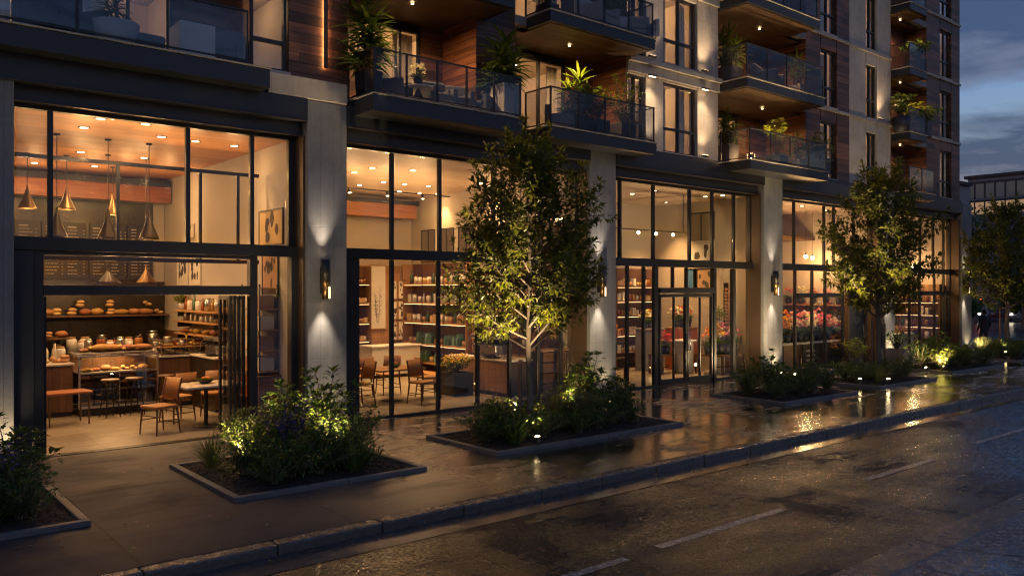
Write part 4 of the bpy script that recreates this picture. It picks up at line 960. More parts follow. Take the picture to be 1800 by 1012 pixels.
mb = MB(); mb.add([(-.11,-.07,0),(.11,-.07,0),(.11,.07,0),(-.11,.07,0),(-.10,-.075,.2),(.10,-.075,.2),(.10,.075,.2),(-.10,.075,.2),(-.09,-.012,.33),(.09,-.012,.33),(.09,.012,.33),(-.09,.012,.33)],
   [(0,3,2,1),(0,1,5,4),(1,2,6,5),(2,3,7,6),(3,0,4,7),(4,5,9,8),(5,6,10,9),(6,7,11,10),(7,4,8,11),(8,9,10,11)]); bagG = solid('green_bag', 'bag', mb, 'green', .008)
mb2 = MB(); mb2.v, mb2.f, mb2.mi, mb2.sm = mb.v, mb.f, mb.mi, mb.sm; bagT = solid('teal_bag', 'bag', mb2, 'teal', .008)
tinK = P1('kraft_tin', 'tin', jarfn('kraft', 'brass', .18, .08))
GN = {'white_jar': 'white jar', 'amber_jar': 'amber jar', 'glass_jar': 'silvery canister', 'green_bottle': 'green bottle', 'amber_bottle': 'amber bottle', 'white_bottle': 'white bottle', 'kraft_box': 'brown box', 'white_box': 'white box', 'green_bag': 'green packet', 'teal_bag': 'teal packet', 'kraft_tin': 'brown tin'}
# café counter clutter
goods([jarA, jarG, jarW], GN, 7, (4.15, 20.05, 1.316), (5.6, 20.05, 1.316), 'the rear of the display case top', 'jars on the display case', rg, .9, 1.2)
goods([jarG, jarA, botA, jarW], GN, 12, (2.9, 22.9, 1.106), (6.8, 22.9, 1.106), 'the dark back counter', 'jars on the back counter', rg, 1.2, 1.7)
goods([jarA, botA, jarG], GN, 8, (5.75, 20.05, 1.186), (6.95, 20.05, 1.186), 'the rear edge of the right counter', 'jars on the right counter', rg, 1.1, 1.4)
goods([jarG, jarW, botW], GN, 9, (2.6, 20.0, 1.126), (3.95, 20.0, 1.126), 'the rear edge of the left counter', 'jars on the left counter', rg, 1, 1.4)
goods([botG, jarW, botA, jarG], GN, 8, (6.86, 21.2, 2.18), (6.86, 18.7, 2.18), 'the upper right wall shelf', 'jars on the right wall shelves', rg, .8, 1.1)
goods([jarG, botW, jarW], GN, 7, (6.86, 21.2, 1.92), (6.86, 18.7, 1.92), 'the middle right wall shelf', 'jars on the right wall shelves', rg, .55, .7)
def espresso(label, loc, rz, s=1):
    t = thing('espresso_machine', label, 'coffee machine', loc, rz); t.scale = (s, s, s)
    B('body', MT['steel'], t, (-.42, -.24, .06, .42, .26, .30), bevel=.03); B('top', MT['steel'], t, (-.44, -.3, .42, .44, .28, .52), bevel=.03); B('back_panel', MT['metal2'], t, (-.40, -.05, .29, .40, .24, .43))
    B('drip_tray', MT['metal2'], t, (-.40, -.40, .06, .40, -.242, .09), bevel=.006)
    for u in (-.22, .22):
        g_ = MB().cyl((u, -.2, .42), (u, -.2, .34), .05, .045, 12).tube([(u, -.2, .36), (u, -.4, .33)], [.014, .018], 8); g_.build('group_head', MT['metal2'], t)
    for u in (-.36, .36):
        for v in (-.2, .2): MB().cyl((u, v, 0), (u, v, .06), .025, .025, 8).build('foot', MT['metal2'], t)
    MB().tube([(-.43, -.28, .44), (-.47, -.34, .36), (-.46, -.36, .16)], .008, 6).build('steam_wand', MT['steel'], t)
espresso('black and steel espresso machine on the café side counter', (6.76, 18.5, 1.206), -PI/2, .8)
def fruitbowl(label, loc):
    t = thing('herb_bowl', label, 'bowl', loc); MB().lathe([(.001, .0), (.08, .0), (.17, .06), (.165, .065), (.001, .03)], n=18).build('bowl', MT['potdark'], t)
    mb = MB(); r = random.Random(2)
    for i in range(90): a = r.uniform(0, 6.28); q = r.uniform(0, .13); mb.leaf(Vector((q*math.cos(a), q*math.sin(a), .05)), Vector((math.cos(a)*.8, math.sin(a)*.8, r.uniform(.3, 1.2))), Vector((0,0,1)), r.uniform(.06, .1), .035)
    mb.build('foliage', MT['leaf1'], t); mb = MB(); [mb.ball((r.uniform(-.07, .07), r.uniform(-.07, .07), .10), .035, 8, 6) for i in range(4)]; mb.build('fruit', MT['petorange'], t)
fruitbowl('low bowl of green herbs on the pale café table', (5.72, 16.4, .842)); fruitbowl('low bowl of green herbs on the wooden table in the second shop', (10.55, 17.2, .80))
# ------------------------------------------------------------------ second shop
def shelving(label, x0, x1, y0, y1, z0, zs, z1, m='oak', back='walnut', along='Y', nd=2, loc=None):
    """open shelving against a right-hand wall (along Y) or a back wall (along X)"""
    t = thing('shelf_unit', label, 'shelving', (x0, y0, FZ), 0, 'shelf units in the shops'); w, d = x1-x0, y1-y0
    for z in zs: B('shelf', MT[m], t, (.0, .03, z-.05, w-.03, d-.03, z) if along == 'Y' else (.03, 0, z-.05, w-.03, d-.03, z), bevel=.004)
    for z in zs[1:]: B('light_strip', MT['shelfled'], t, (.02, .08, z-.058, .035, d-.08, z-.052) if along == 'Y' else (.08, .02, z-.058, w-.08, .035, z-.052))
    if along == 'Y':
        B('back_panel', MT[back], t, (w-.028, .0, z0, w, d, z1))
        for k in range(nd+1): v = (d-.04)*k/nd; B('side_panel', MT[m] if k in (0, nd) else MT['metal2'], t, (.03 if k not in (0, nd) else 0, v, z0, w-.03, v+.04 if k in (0, nd) else v+.02, z1), bevel=.003) if k in (0, nd) else B('upright', MT['metal2'], t, (-.02, v, z0, -.002, v+.02, z1))
    else:
        B('back_panel', MT[back], t, (0, d-.028, z0, w, d, z1))
        for u in (0, w-.04): B('side_panel', MT[m], t, (u, 0, z0, u+.03, d-.03, z1), bevel=.003)
    return t
Z2 = (.40, .98, 1.66, 2.27, 2.87)
shelving('tall oak shelf unit stocked with jars and packets on the second shop wall', 14.36, 14.77, 19.4, 22.9, .0, Z2, 3.5, 'oak', 'walnut', 'Y', 3)
WH_ = ['lowest', 'second', 'third', 'fourth', 'top']
seqs = [[bagT, bagG, tinK], [tinK, tinK, bagG, bagG, bagT, bagG], [boxK, jarW, jarW, tinK, botG, boxK], [boxW, jarW, jarW, botW, jarW, botG], [botG, jarW, jarW, tinK, jarW]]
for k, z in enumerate(Z2):
    goods(seqs[k], GN, 13, (14.54, 22.75, z+FZ), (14.54, 19.55, z+FZ), 'the %s board of the tall oak shelving' % WH_[k], 'goods on the tall oak shelving', rg, .85, 1.2, list(range(len(seqs[k]))))
shelving('black and oak shelf unit behind the nearest tree in the second shop', 14.36, 14.77, 15.9, 19.1, .9, (1.42, 2.0, 2.6), 3.3, 'oak', 'walnut', 'Y', 3)
for k, z in enumerate((1.42, 2.0, 2.6)):
    goods([jarW, tinK, boxK, jarA, botG], GN, 10, (14.54, 18.9, z+FZ), (14.54, 16.1, z+FZ), 'the %s board of the black-and-oak shelving' % ['lowest', 'middle', 'top'][k], 'goods on the black and oak shelving', rg, .85, 1.15)
counter('counter', 'pale topped timber counter with the coffee machine in the second shop', 12.95, 13.75, 15.75, 18.3, .92, 'oakx', 'marble')
espresso('wide steel espresso machine on the second shop counter', (13.35, 16.9, .926), -PI/2, 1.15)
goods([jarW, jarG], GN, 4, (13.15, 16.3, .926), (13.15, 15.9, .926), 'the pale counter in the second shop', 'cups on the second shop counter', rg, .4, .5)
t = thing('crate_stand', 'stack of wooden drawers with a plank top beside the second column', 'stand', (13.75, 15.35, FZ)); B('top', MT['oakx'], t, (-.06, -.05, 1.12, .86, .5, 1.17), bevel=.004)
for k in range(4): B('drawer', MT['walnut'], t, (0, .0, .06+k*.265, .8, .45, .30+k*.265), bevel=.006); 
B('frame', MT['metal2'], t, (-.03, -.02, 0, .0-.003, .47, 1.118), (.803, -.02, 0, .83, .47, 1.118))
B('plinth', MT['oak'], thing('display_plinth', 'low wooden display plinth running along the oak shelving', 'plinth', (13.75, 18.5, FZ)), (0, 0, 0, .58, 4.4, .16), bevel=.006)
B('wall_panelling', MT['oakx'], BLD, (11.6, 22.93, .006, 14.33, 22.996, 3.45))
picture('tall_picture', 'tall white panel with a dark plant drawing on the second shop back wall', 'picture', (13.45, 22.88, 1.42), 0, .62, 2.05, sprig(4), 'oak', 'paper')
for r_ in range(3):
    for c_ in range(2):
        q = picture('framed_print', '%s print in the %s column of small drawings beside the oak shelving' % (['lowest', 'middle', 'topmost'][r_], ['left', 'right'][c_]), 'picture', (14.02+c_*.3, 22.86, 1.05+r_*.66), 0, .28, .62, blobs(40+r_*2+c_, 7, .05), 'oak', 'paper', 'small prints in the second shop')
counter('white_bench', 'white service bench under the plant drawing in the second shop', 12.5, 14.2, 21.6, 22.4, .98, 'paper', 'white')
shelving('oak shelving at the far left of the second shop', 12.35, 13.0, 22.5, 22.9, 0, (.55, 1.1, 1.66, 2.27, 2.87), 3.4, 'oakx', 'walnut', 'X')
for k, z in enumerate((1.1, 1.66, 2.27, 2.87)): goods([jarA, tinK, jarW, boxK], GN, 4, (12.45, 22.68, z+FZ), (12.92, 22.68, z+FZ), 'the %s board of the far left shelving' % ['lowest', 'second', 'third', 'top'][k], 'goods on the far left shelving', rg, .6, .8, jit=.01)
t = thing('timber_beam', 'orange timber beam under the pale ceiling of the second shop', 'beam', (7.33, 22.3, 4.95)); B('beam', MT['beamwood'], t, (0, 0, 0, 7.2, .45, .42), bevel=.01); B('steel_channel', MT['metal2'], t, (0, .02, .42, 7.3, .43, .55))
mirr = M('mirror_glass', (.45,.42,.38), .08, 1, .05, 1, 0, spec=.5, rv=.02)
for k in range(7):
    q = thing('wall_mirror', 'dark framed mirror high on the second shop side wall, %s from the window' % ORD[k], 'mirror', (14.775, 15.9+k*1.02, 3.55), RW, 'framed mirrors high in the second shop')
    B('frame', MT['metal2'], q, (-.40, 0, 0, -.37, .03, 1.05), (.37, 0, 0, .40, .03, 1.05), (-.37, 0, 1.02, .37, .03, 1.05), (-.37, 0, 0, .37, .03, .03), (-.015, 0, .03, .015, .03, 1.02)); B('mirror', mirr, q, (-.37, .012, .03, .37, .02, 1.02))
t = thing('track_light', 'thin black ceiling track with small spotlights in the second shop', 'track light', (8.6, 18.6, CZ-.42)); B('track', MT['metal2'], t, (0, -.02, 0, 4.6, .02, .03))
for u in (.4, 1.5, 2.6, 3.7):
    h = MB().cyl((u, 0, 0), (u, -.02, -.1), .035, .04, 10).build('spotlight', MT['metal2'], t); MB().lathe([(.001, -.103), (.034, -.103), (.034, -.112), (.001, -.112)], (u, -.02, 0), 10).build('bulb', MT['lamp'], t)
    light('POINT', t, (u, -.02, -.34), 8, WARM2, .06)
for u in (.3, 4.3): MB().cyl((u, 0, .03), (u, 0, .42), .006, .006, 6).build('hanger', MT['metal2'], t)
# ------------------------------------------------------------------ third shop
shelving('oak shelf unit on the back wall left of the double door', 20.3, 22.3, 18.95, 19.36, 0, (.55, 1.15, 1.8, 2.3, 2.8), 3.4, 'oakx', 'walnut', 'X')
for k, z in enumerate((.55, 1.15, 1.8, 2.3, 2.8)): goods([boxK, jarW, tinK, jarA, boxW], GN, 9, (20.45, 19.12, z+FZ), (22.15, 19.12, z+FZ), 'the %s board left of the double door' % WH_[k], 'goods on the shelves left of the double door', rg, .75, 1.0, jit=.02)
def desk(label, x0, x1, y0, y1, h, m, top='white'):
    t = thing('desk', label, 'counter', (x0, y0, FZ)); B('body', MT[m], t, (0, 0, 0, x1-x0, y1-y0, h-.05), bevel=.006); B('top', MT[top], t, (-.03, -.03, h-.048, x1-x0+.03, y1-y0+.03, h), bevel=.006)
desk('grey reception desk behind the left door leaf', 20.6, 21.5, 17.95, 18.4, 1.4, 'potgrey', 'plaster'); desk('orange fronted desk behind the right door leaf', 21.65, 22.6, 17.4, 18.0, 1.42, 'orange', 'oak')
t = thing('display_table', 'small white table with grey cloth in the third shop', 'table', (21.2, 16.9, FZ)); B('top', MT['white'], t, (-.35, -.3, 1.02, .35, .3, 1.06), bevel=.005); B('cloth', MT['fabricl'], t, (-.2, -.28, .02, .2, .28, 1.018), bevel=.02)
def bench(label, x0, x1, y0, y1, h):
    t = thing('flower_bench', label, 'bench', (x0, y0, FZ), 0, 'wooden flower benches'); w, d = x1-x0, y1-y0
    B('top', MT['walnut'], t, (0, 0, h-.05, w, d, h), bevel=.006)
    for u in (.04, w-.04):
        for v in (.04, d-.04): MB().box(u-.03, v-.03, 0, u+.03, v+.03, h-.052).build('leg', MT['walnut'], t, bevel=.004)
    B('stretcher', MT['walnut'], t, (.07, d/2-.02, .18, w-.07, d/2+.02, .22))
bench('dark wooden flower bench at the right of the double door', 21.4, 22.6, 15.5, 16.6, .62); bench('low dark table with red flowers behind the left door leaf', 20.2, 20.9, 16.9, 17.5, .62); bench('dark table with orange flowers left in the third shop', 17.0, 18.0, 16.4, 17.2, .70)
picture('framed_print', 'white poster with dark red and black round shapes high in the third shop', 'picture', (22.73, oy(1231, 22.73), 3.68), RW, 1.05, .55, blobs(77, 4, .13), 'paper', 'paper')
q = picture('framed_print', 'blue and cream poster over the double door in the third shop', 'picture', (22.73, oy(1214, 22.73), 2.55), RW, .55, .85, None, 'metal2', 'inkblue')
picture('framed_print', 'orange and brown poster over the double door in the third shop', 'picture', (22.73, oy(1236, 22.73), 2.5), RW, .85, .9, blobs(81, 6, .10), 'metal2', 'kraft')
t = thing('interior_window', 'dark framed interior window high on the third shop wall', 'window', (22.74, oy(1232, 22.74), 4.35), RW); B('frame', MT['metal2'], t, (-.55, 0, 0, -.5, .03, .95), (.5, 0, 0, .55, .03, .95), (-.5, 0, .9, .5, .03, .95), (-.02, 0, .0, .02, .03, .9)); B('pane', mirr, t, (-.5, .012, 0, .5, .02, .9))
t = thing('log_rack', 'narrow upright rack of stacked firewood in the third shop', 'log rack', (22.5, oy(1283, 22.6)-.1, FZ)); B('frame', MT['metal2'], t, (0, 0, 0, .24, .02, 2.9), (0, .26, 0, .24, .28, 2.9), (0, .021, 0, .24, .259, .03))
mb = MB(); [mb.cyl((-.0, .075+.12*(k%2)+rg.uniform(-.008, .008), .09+.108*(k//2)), (.22, .075+.12*(k%2), .09+.108*(k//2)), .052, .05, 8) for k in range(50)]; mb.build('firewood', MT['kraft'], t)
t = thing('track_light', 'black bar lamp with small bulbs hung in the third shop', 'track light', (16.6, 16.4, 4.45)); B('track', MT['metal2'], t, (0, -.02, 0, 4.2, .02, .03))
for u in (.3, 1.1, 1.9, 2.7, 3.5): MB().ball((u, 0, -.07), .045, 10, 8).build('bulb', MT['lamp'], t); light('POINT', t, (u, 0, -.16), 2.5, WARM2, .06)
for u in (.2, 4.0): MB().cyl((u, 0, .03), (u, 0, CZ-4.45), .014, .014, 6).build('hanger', MT['metal2'], t)
# ------------------------------------------------------------------ flower shop and last shop: fittings
t = thing('flower_counter', 'long grey counter along the flower shop window', 'counter', (24.5, 15.35, FZ)); B('top', MT['marble'], t, (0, 0, .80, 4.2, .75, .86), bevel=.006)
B('panel', MT['oakx'], t, (.1, .02, .03, .75, .06, .795), bevel=.006); B('panel', MT['walnut'], t, (.80, .02, .0, 1.15, .06, .795)); B('panel', MT['black'], t, (1.25, .0, .03, 2.2, .05, .795), bevel=.006); B('panel', MT['bronze'], t, (2.25, .02, 0, 3.0, .06, .795))
B('side_panel', MT['metal2'], t, (.0, .02, 0, .08, .72, .798), (4.12, .02, 0, 4.2, .72, .798), (3.02, .02, 0, 3.08, .72, .798))
mb = MB(); rr = random.Random(8)
for k in range(3):
    q = 0
    while q < .5: ll = rr.uniform(.05, .13); mb.box(1.45+q, -.006, .52-k*.16, 1.45+q+ll, -.002, .60-k*.16); q += ll+.03
mb.build('chalk_marks', MT['chalk'], t)
t = thing('flower_stand', 'tiered oak flower stand on the flower shop right wall', 'stand', (29.0, 15.6, FZ))
for z in (1.45, 2.1): B('shelf', MT['oak'], t, (.25, 0, z-.04, .74, 3.6, z), bevel=.004)
B('shelf', MT['walnut'], t, (0, 0, .78, .74, 3.6, .82), bevel=.004)
for v in (0, 1.78, 3.56): B('upright', MT['metal2'], t, (.70, v, 0, .74, v+.04, 2.7), (.0, v, 0, .04, v+.04, .778))
t = thing('flower_stand', 'dark flower stand across the back of the flower shop', 'stand', (24.8, 19.6, FZ))
for z in (.8, 1.45, 2.1): B('shelf', MT['walnut'], t, (0, 0, z-.04, 4.0, .6, z), bevel=.004)
for u in (0, 1.98, 3.96): B('upright', MT['metal2'], t, (u, .56, 0, u+.04, .6, 2.7), (u, 0, 0, u+.04, .04, .758))
B('dark_ceiling_panel', MT['walnut'], BLD, (23.4, 17.2, 4.6, 29.7, 20.4, 4.7))
def pendbulb(x, y, z, label, W):
    t = thing('pendant_lamp', label, 'pendant lamp', (x, y, z), 0, 'bare bulbs hung in the far shops'); MB().ball((0, 0, 0), .07, 12, 8).build('bulb', MT['lamp'], t); MB().cyl((0, 0, .05), (0, 0, .14), .03, .02, 10).build('socket', MT['metal2'], t); MB().cyl((0, 0, .14), (0, 0, CZ-z), .006, .006, 6).build('cord', MT['metal2'], t); light('POINT', t, (0, 0, -.12), W, WARM, .07)
for k, (x, y) in enumerate(((24.6, 16.3), (26.2, 16.8), (27.7, 16.4), (29.0, 16.9))): pendbulb(x, y, 3.9, 'round glowing bulb in the flower shop, %s from the left' % ORD[k], 22)
for k, (x, y) in enumerate(((32.2, 16.2), (34.0, 16.6), (35.8, 16.2))): pendbulb(x, y, 3.7, 'round glowing bulb in the last shop, %s from the left' % ORD[k], 20)
shelving('dark shelf unit with bottles on the last shop right wall', 36.15, 36.58, 15.2, 18.6, 0, (.6, 1.1, 1.62, 2.15), 2.9, 'walnut', 'oakx', 'Y', 3)
for k, z in enumerate((.6, 1.1, 1.62, 2.15)): goods([botA, botG, boxW, jarA, jarW], GN, 11, (36.34, 18.4, z+FZ), (36.34, 15.4, z+FZ), 'the %s board of the last shop shelves' % ['lowest', 'second', 'third', 'top'][k], 'bottles on the last shop shelves', rg, .9, 1.3)
desk('white display box behind the last shop window', 33.2, 34.6, 15.6, 16.1, .9, 'paper'); desk('dark plinth with red bottles in the last shop', 34.8, 35.5, 15.7, 16.2, 1.0, 'walnut', 'walnut')
goods([botA, jarA], GN, 5, (33.3, 15.85, .906), (34.5, 15.85, .906), 'the white display box', 'bottles on the white display box', rg, 1, 1.3)
# ================================================================== plants
UP = Vector((0, 0, 1))
def rdir(r, zmin=-.2, zmax=1):
    a = r.uniform(0, 2*PI); z = r.uniform(zmin, zmax); q = math.sqrt(max(0, 1-z*z)); return Vector((q*math.cos(a), q*math.sin(a), z))
def bez(p0, p1, p2, n):
    return [p0*(1-t)**2 + p1*2*t*(1-t) + p2*t*t for t in [i/n for i in range(n+1)]]
def leafy(name, seed, h, spread, nst, L, W, mat, per=26, whorl=7, flower=None, lo=.2):
    r = random.Random(seed); t = thing(name, 'x', 'shrub', (0, 0, -50)); lf = MB(); stx = MB(); fl = MB()
    for s in range(nst):
        a = s*2.4+r.uniform(-.4, .4); q = spread*math.sqrt((s+.5)/nst)*r.uniform(.7, 1.1); hh = h*r.uniform(.62, 1.0)*(1-.35*(q/spread)**2)
        p0 = Vector((r.uniform(-.06, .06), r.uniform(-.06, .06), 0)); p2 = Vector((q*math.cos(a), q*math.sin(a), hh)); p1 = Vector((p2.x*.35, p2.y*.35, hh*.65))
        pts = bez(p0, p1, p2, 6); stx.tube(pts, [.010, .009, .008, .007, .006, .005, .003], 5, False)
        for k in range(per):
            f = lo+(1-lo)*(k+r.random())/per; i = min(5, int(f*6)); u = f*6-i; p = pts[i].lerp(pts[i+1], u); tan = (pts[i+1]-pts[i]).normalized()
            an = k*2.4+r.uniform(-.5, .5); o = tan.orthogonal().normalized(); o = Matrix.Rotation(an, 3, tan) @ o
            d = (o*1.0+tan*r.uniform(.2, .9)+UP*r.uniform(-.1, .25)).normalized(); e = r.uniform(.65, 1.1)
            if r.random() < .5: p = p+d*r.uniform(0, .09)
            lf.leaf(p, d, UP, L*e, W*e, .2, r.uniform(0, .35))
        for k in range(whorl):
            o = Matrix.Rotation(k*2*PI/max(1, whorl)+r.uniform(-.2, .2), 3, 'Z') @ Vector((1, 0, 0)); lf.leaf(pts[-1], (o+UP*r.uniform(.4, 1.4)).normalized(), UP, L*r.uniform(.8, 1.1), W, .2, .2)
        if flower and s % 2 == 0:
            for k in range(9):
                p = pts[-1]+UP*(.02+.022*k)+Vector((r.uniform(-.014, .014), r.uniform(-.014, .014), 0))
                for j in range(3): d = rdir(r, 0, .7); fl.leaf(p, d, UP, .04, .03, .2, 0)
    lf.build('foliage', MT[mat], t); stx.build('stems', MT['bark'], t)
    if flower: fl.build('blossoms', MT[flower], t)
    return proto(t)
def grassy(name, seed, h, spread, n, W, mat, flower=None, bend=.7):
    r = random.Random(seed); t = thing(name, 'x', 'plant', (0, 0, -50)); lf = MB(); fl = MB()
    for i in range(n):
        a = r.uniform(0, 2*PI); q = spread*r.random(); d = Vector((math.cos(a)*q/spread*.7, math.sin(a)*q/spread*.7, 1)).normalized(); p = Vector((math.cos(a)*q*.3, math.sin(a)*q*.3, 0)); L = h*r.uniform(.6, 1.15)
        lf.blade(p, d, L, W*r.uniform(.7, 1.2), bend*r.uniform(.5, 1.3), 4, r)
        if flower and i % 5 == 0:
            for k in range(10):
                pp = p+d*(L*(.75+.04*k))
                for j in range(2): fl.leaf(pp+Vector((r.uniform(-.01, .01), r.uniform(-.01, .01), 0)), rdir(r, 0, .8), UP, .035, .028, .2, 0)
    lf.build('foliage', MT[mat], t)
    if flower: fl.build('blossoms', MT[flower], t)
    return proto(t)
SHR = {
 'tall': leafy('whorled_shrub', 1, 1.12, .42, 15, .135, .046, 'leaf1', 30, 9, lo=.15), 'tall2': leafy('whorled_shrub', 2, .95, .50, 15, .13, .045, 'leaf1', 30, 9, lo=.1),
 'dense': leafy('small_leaved_shrub', 3, .58, .46, 26, .085, .032, 'leaf2', 30, 7, lo=.05), 'dense2': leafy('small_leaved_shrub', 4, .48, .50, 26, .075, .030, 'leaf2', 32, 7, lo=.05),
 'grey': leafy('grey_leaved_shrub', 5, .66, .44, 24, .11, .018, 'leaf3', 34, 8, lo=.15), 'bright': leafy('yellow_green_shrub', 6, .62, .40, 18, .10, .042, 'leaf4', 26, 8, lo=.1),
 'sage': leafy('flowering_sage', 7, .55, .34, 18, .085, .026, 'leaf2', 20, 6, 'petviolet', lo=.15), 'grass': grassy('grassy_plant', 8, .55, .3, 120, .014, 'leaf3'), 'lav': grassy('grassy_plant', 9, .6, .28, 90, .012, 'leaf2', 'petviolet', .5),
 'fern': grassy('fern_clump', 10, .46, .36, 70, .05, 'leaf2', None, 1.1),
}
SD = {'tall': 'tall glossy shrub', 'tall2': 'broad glossy shrub', 'dense': 'dense dark shrub', 'dense2': 'low dark shrub', 'grey': 'grey green shrub', 'bright': 'bright yellow green shrub',
      'sage': 'violet flowered plant', 'grass': 'grey green grass tuft', 'lav': 'violet grassy tuft', 'fern': 'low strap leaved clump'}
def planter(x0, x1, y0, y1, label):
    t = thing('planter_bed', label, 'planter', (x0, y0, 0)); w, d = x1-x0, y1-y0; k = .10
    B('kerb', MT['plkerb'], t, (0, 0, -.02, w*.55-.004, k, .065), (w*.55+.004, 0, -.02, w, k, .065), (0, d-k, -.02, w, d, .065), (0, k+.003, -.02, k, d-k-.003, .065), (w-k, k+.003, -.02, w, d-k-.003, .065), bevel=.012)
    mb = MB(); n, m = 40, 30; vs = []; r = random.Random(int(x0*10))
    for j in range(m+1):
        for i in range(n+1): u, v = i/n, j/m; vs.append((k+(w-2*k)*u, k+(d-2*k)*v, .035+.06*math.sin(PI*u)*math.sin(PI*v)+r.uniform(-.016, .016)))
    mb.add(vs, [(j*(n+1)+i, j*(n+1)+i+1, (j+1)*(n+1)+i+1, (j+1)*(n+1)+i) for j in range(m) for i in range(n)], False)
    for i in range(500):
        u, v = r.random(), r.random(); p = Vector((k+.03+(w-2*k-.06)*u, k+.03+(d-2*k-.06)*v, .04+.06*math.sin(PI*u)*math.sin(PI*v)+.01)); q = r.uniform(.02, .05)
        mb.cbox(p, (q, q*.4, .008), Euler((r.uniform(-.5, .5), r.uniform(-.5, .5), r.uniform(0, 6.3))).to_matrix())
    mb.build('soil', MT['soil'], t); return t
def plantset(items, where, grp, z=.07):
    """items: (kind, x, y, scale); labels count along the bed for every kind"""
    c = {}
    for k, x, y, s in sorted(items, key=lambda i: i[1]):
        c[k] = c.get(k, 0)+1; tot = sum(1 for i in items if i[0] == k)
        s *= 1.13 if x < 14 else 1.05; dup(SHR[k], (x, y, z), R.uniform(0, 6.28), (s*R.uniform(.92, 1.08), s*R.uniform(.92, 1.08), s), '%s %s%s' % (SD[k], where, '' if tot == 1 else ', %s from the left' % ORD[c[k]-1]), grp)
PB = [(-.6, 2.30, 10.3, 12.9, 'dark planting bed cut by the left edge of the view'), (3.94, 6.85, 10.22, 12.85, 'planting bed with the violet flowers in front of the café'), (8.30, 13.05, 10.38, 12.45, 'long planting bed around the nearest tree'),
      (17.1, 20.5, 10.65, 12.75, 'planting bed in front of the double door shop'), (21.9, 25.4, 10.75, 12.7, 'planting bed around the middle tree'), (27.6, 31.8, 11.2, 13.2, 'planting bed before the last shop'), (34.0, 38.5, 11.4, 13.6, 'planting bed around the farthest tree')]
for b_ in PB: planter(*b_)
plantset([('tall2',1.75,12.2,.95),('tall',1.2,12.0,1.0),('dense',1.75,11.55,1.05),('sage',1.45,11.2,1.1),('lav',1.1,11.35,1.1),('grey',1.0,11.9,1.0),('dense2',1.7,10.9,.95),('fern',1.35,10.75,.9),('bright',1.15,12.45,.9),('sage',1.05,10.9,1),('dense',.6,11.2,1.1),('tall2',.5,11.8,1)], 'in the bed at the left edge', 'plants in the left edge bed')
plantset([('tall',6.3,12.35,1.12),('tall',5.55,12.4,.98),('tall2',5.95,11.9,.95),('dense',6.45,11.7,1.2),('dense',5.9,11.2,1.1),('dense2',6.1,10.9,.9),('grey',4.95,12.3,1.12),('grey',5.25,12.0,1.05),('tall2',4.75,12.1,.72),('bright',4.85,11.6,.85),('bright',5.55,11.7,1.0),('bright',5.05,11.85,.85),('sage',5.15,11.4,1.0),
          ('sage',5.45,11.35,1.05),('lav',5.35,11.7,1.15),('fern',5.85,10.62,.9),('fern',4.62,10.85,.85),('dense2',5.0,10.9,1.1),('dense2',5.4,10.85,1.05),('dense',4.55,11.45,.85),('grass',4.35,12.2,.9),('sage',5.7,12.1,1.15),('dense2',4.65,10.62,.7),('dense',5.55,11.05,.9)], 'in the bed before the café', 'plants in the bed before the café')
plantset([('dense',9.1,11.5,1.0),('dense2',8.75,11.3,1.0),('grey',9.35,11.6,.9),('dense2',9.3,10.95,1.1),('fern',9.0,10.75,.9),('bright',9.6,11.75,.7),('lav',9.45,11.9,1),('dense2',9.75,10.9,.9),('bright',10.35,11.7,.75),('grey',10.75,11.4,1.1),('fern',10.35,12.1,1.25),('grass',11.0,11.6,1.1),('dense',11.4,11.4,1.1),('grey',10.9,11.1,.95),
          ('tall2',11.7,11.9,1.0),('tall',12.0,12.0,1.12),('tall2',12.3,11.5,.92),('dense',11.9,11.2,1.0),('dense2',11.2,10.95,1.0),('dense2',10.6,10.85,.9),('tall2',12.65,11.75,.75),('bright',11.15,11.9,.8),('grass',10.5,11.4,1.0),('dense',12.2,11.0,.75),('dense2',10.2,11.25,.75)], 'in the nearest tree bed', 'plants in the nearest tree bed')
def autoset(b_, n, kinds, where, grp, seed, smin, smax, front=.75):
    r = random.Random(seed); it = []; x0, x1, y0, y1 = b_[:4]; tries = 0
    while len(it) < n and tries < 800:
        tries += 1; x, y = r.uniform(x0+.35, x1-.35), r.uniform(y0+.3, y1-.3)
        if all((x-i[1])**2+(y-i[2])**2 > .30 for i in it): it.append((r.choice(kinds), x, y, r.uniform(smin, smax)))
    plantset(it, where, grp)
autoset((17.3,20.2,10.75,12.7), 17, ['dense','dense','tall2','bright','dense2','bright'], 'in the bed before the double door', 'plants in the bed before the double door', 3, .85, 1.12)
autoset((22.0,25.2,10.9,12.6), 15, ['dense2','dense','grey','bright','grass','dense2'], 'in the middle tree bed', 'plants in the middle tree bed', 5, .8, 1.0)
autoset((27.7,31.6,11.3,13.1), 17, ['bright','dense','tall2','dense2','bright'], 'in the bed before the last shop', 'plants in the bed before the last shop', 6, .95, 1.25)
autoset((34.1,38.4,11.5,13.5), 14, ['bright','dense','dense2','grey'], 'in the farthest tree bed', 'plants in the farthest tree bed', 7, .9, 1.1)
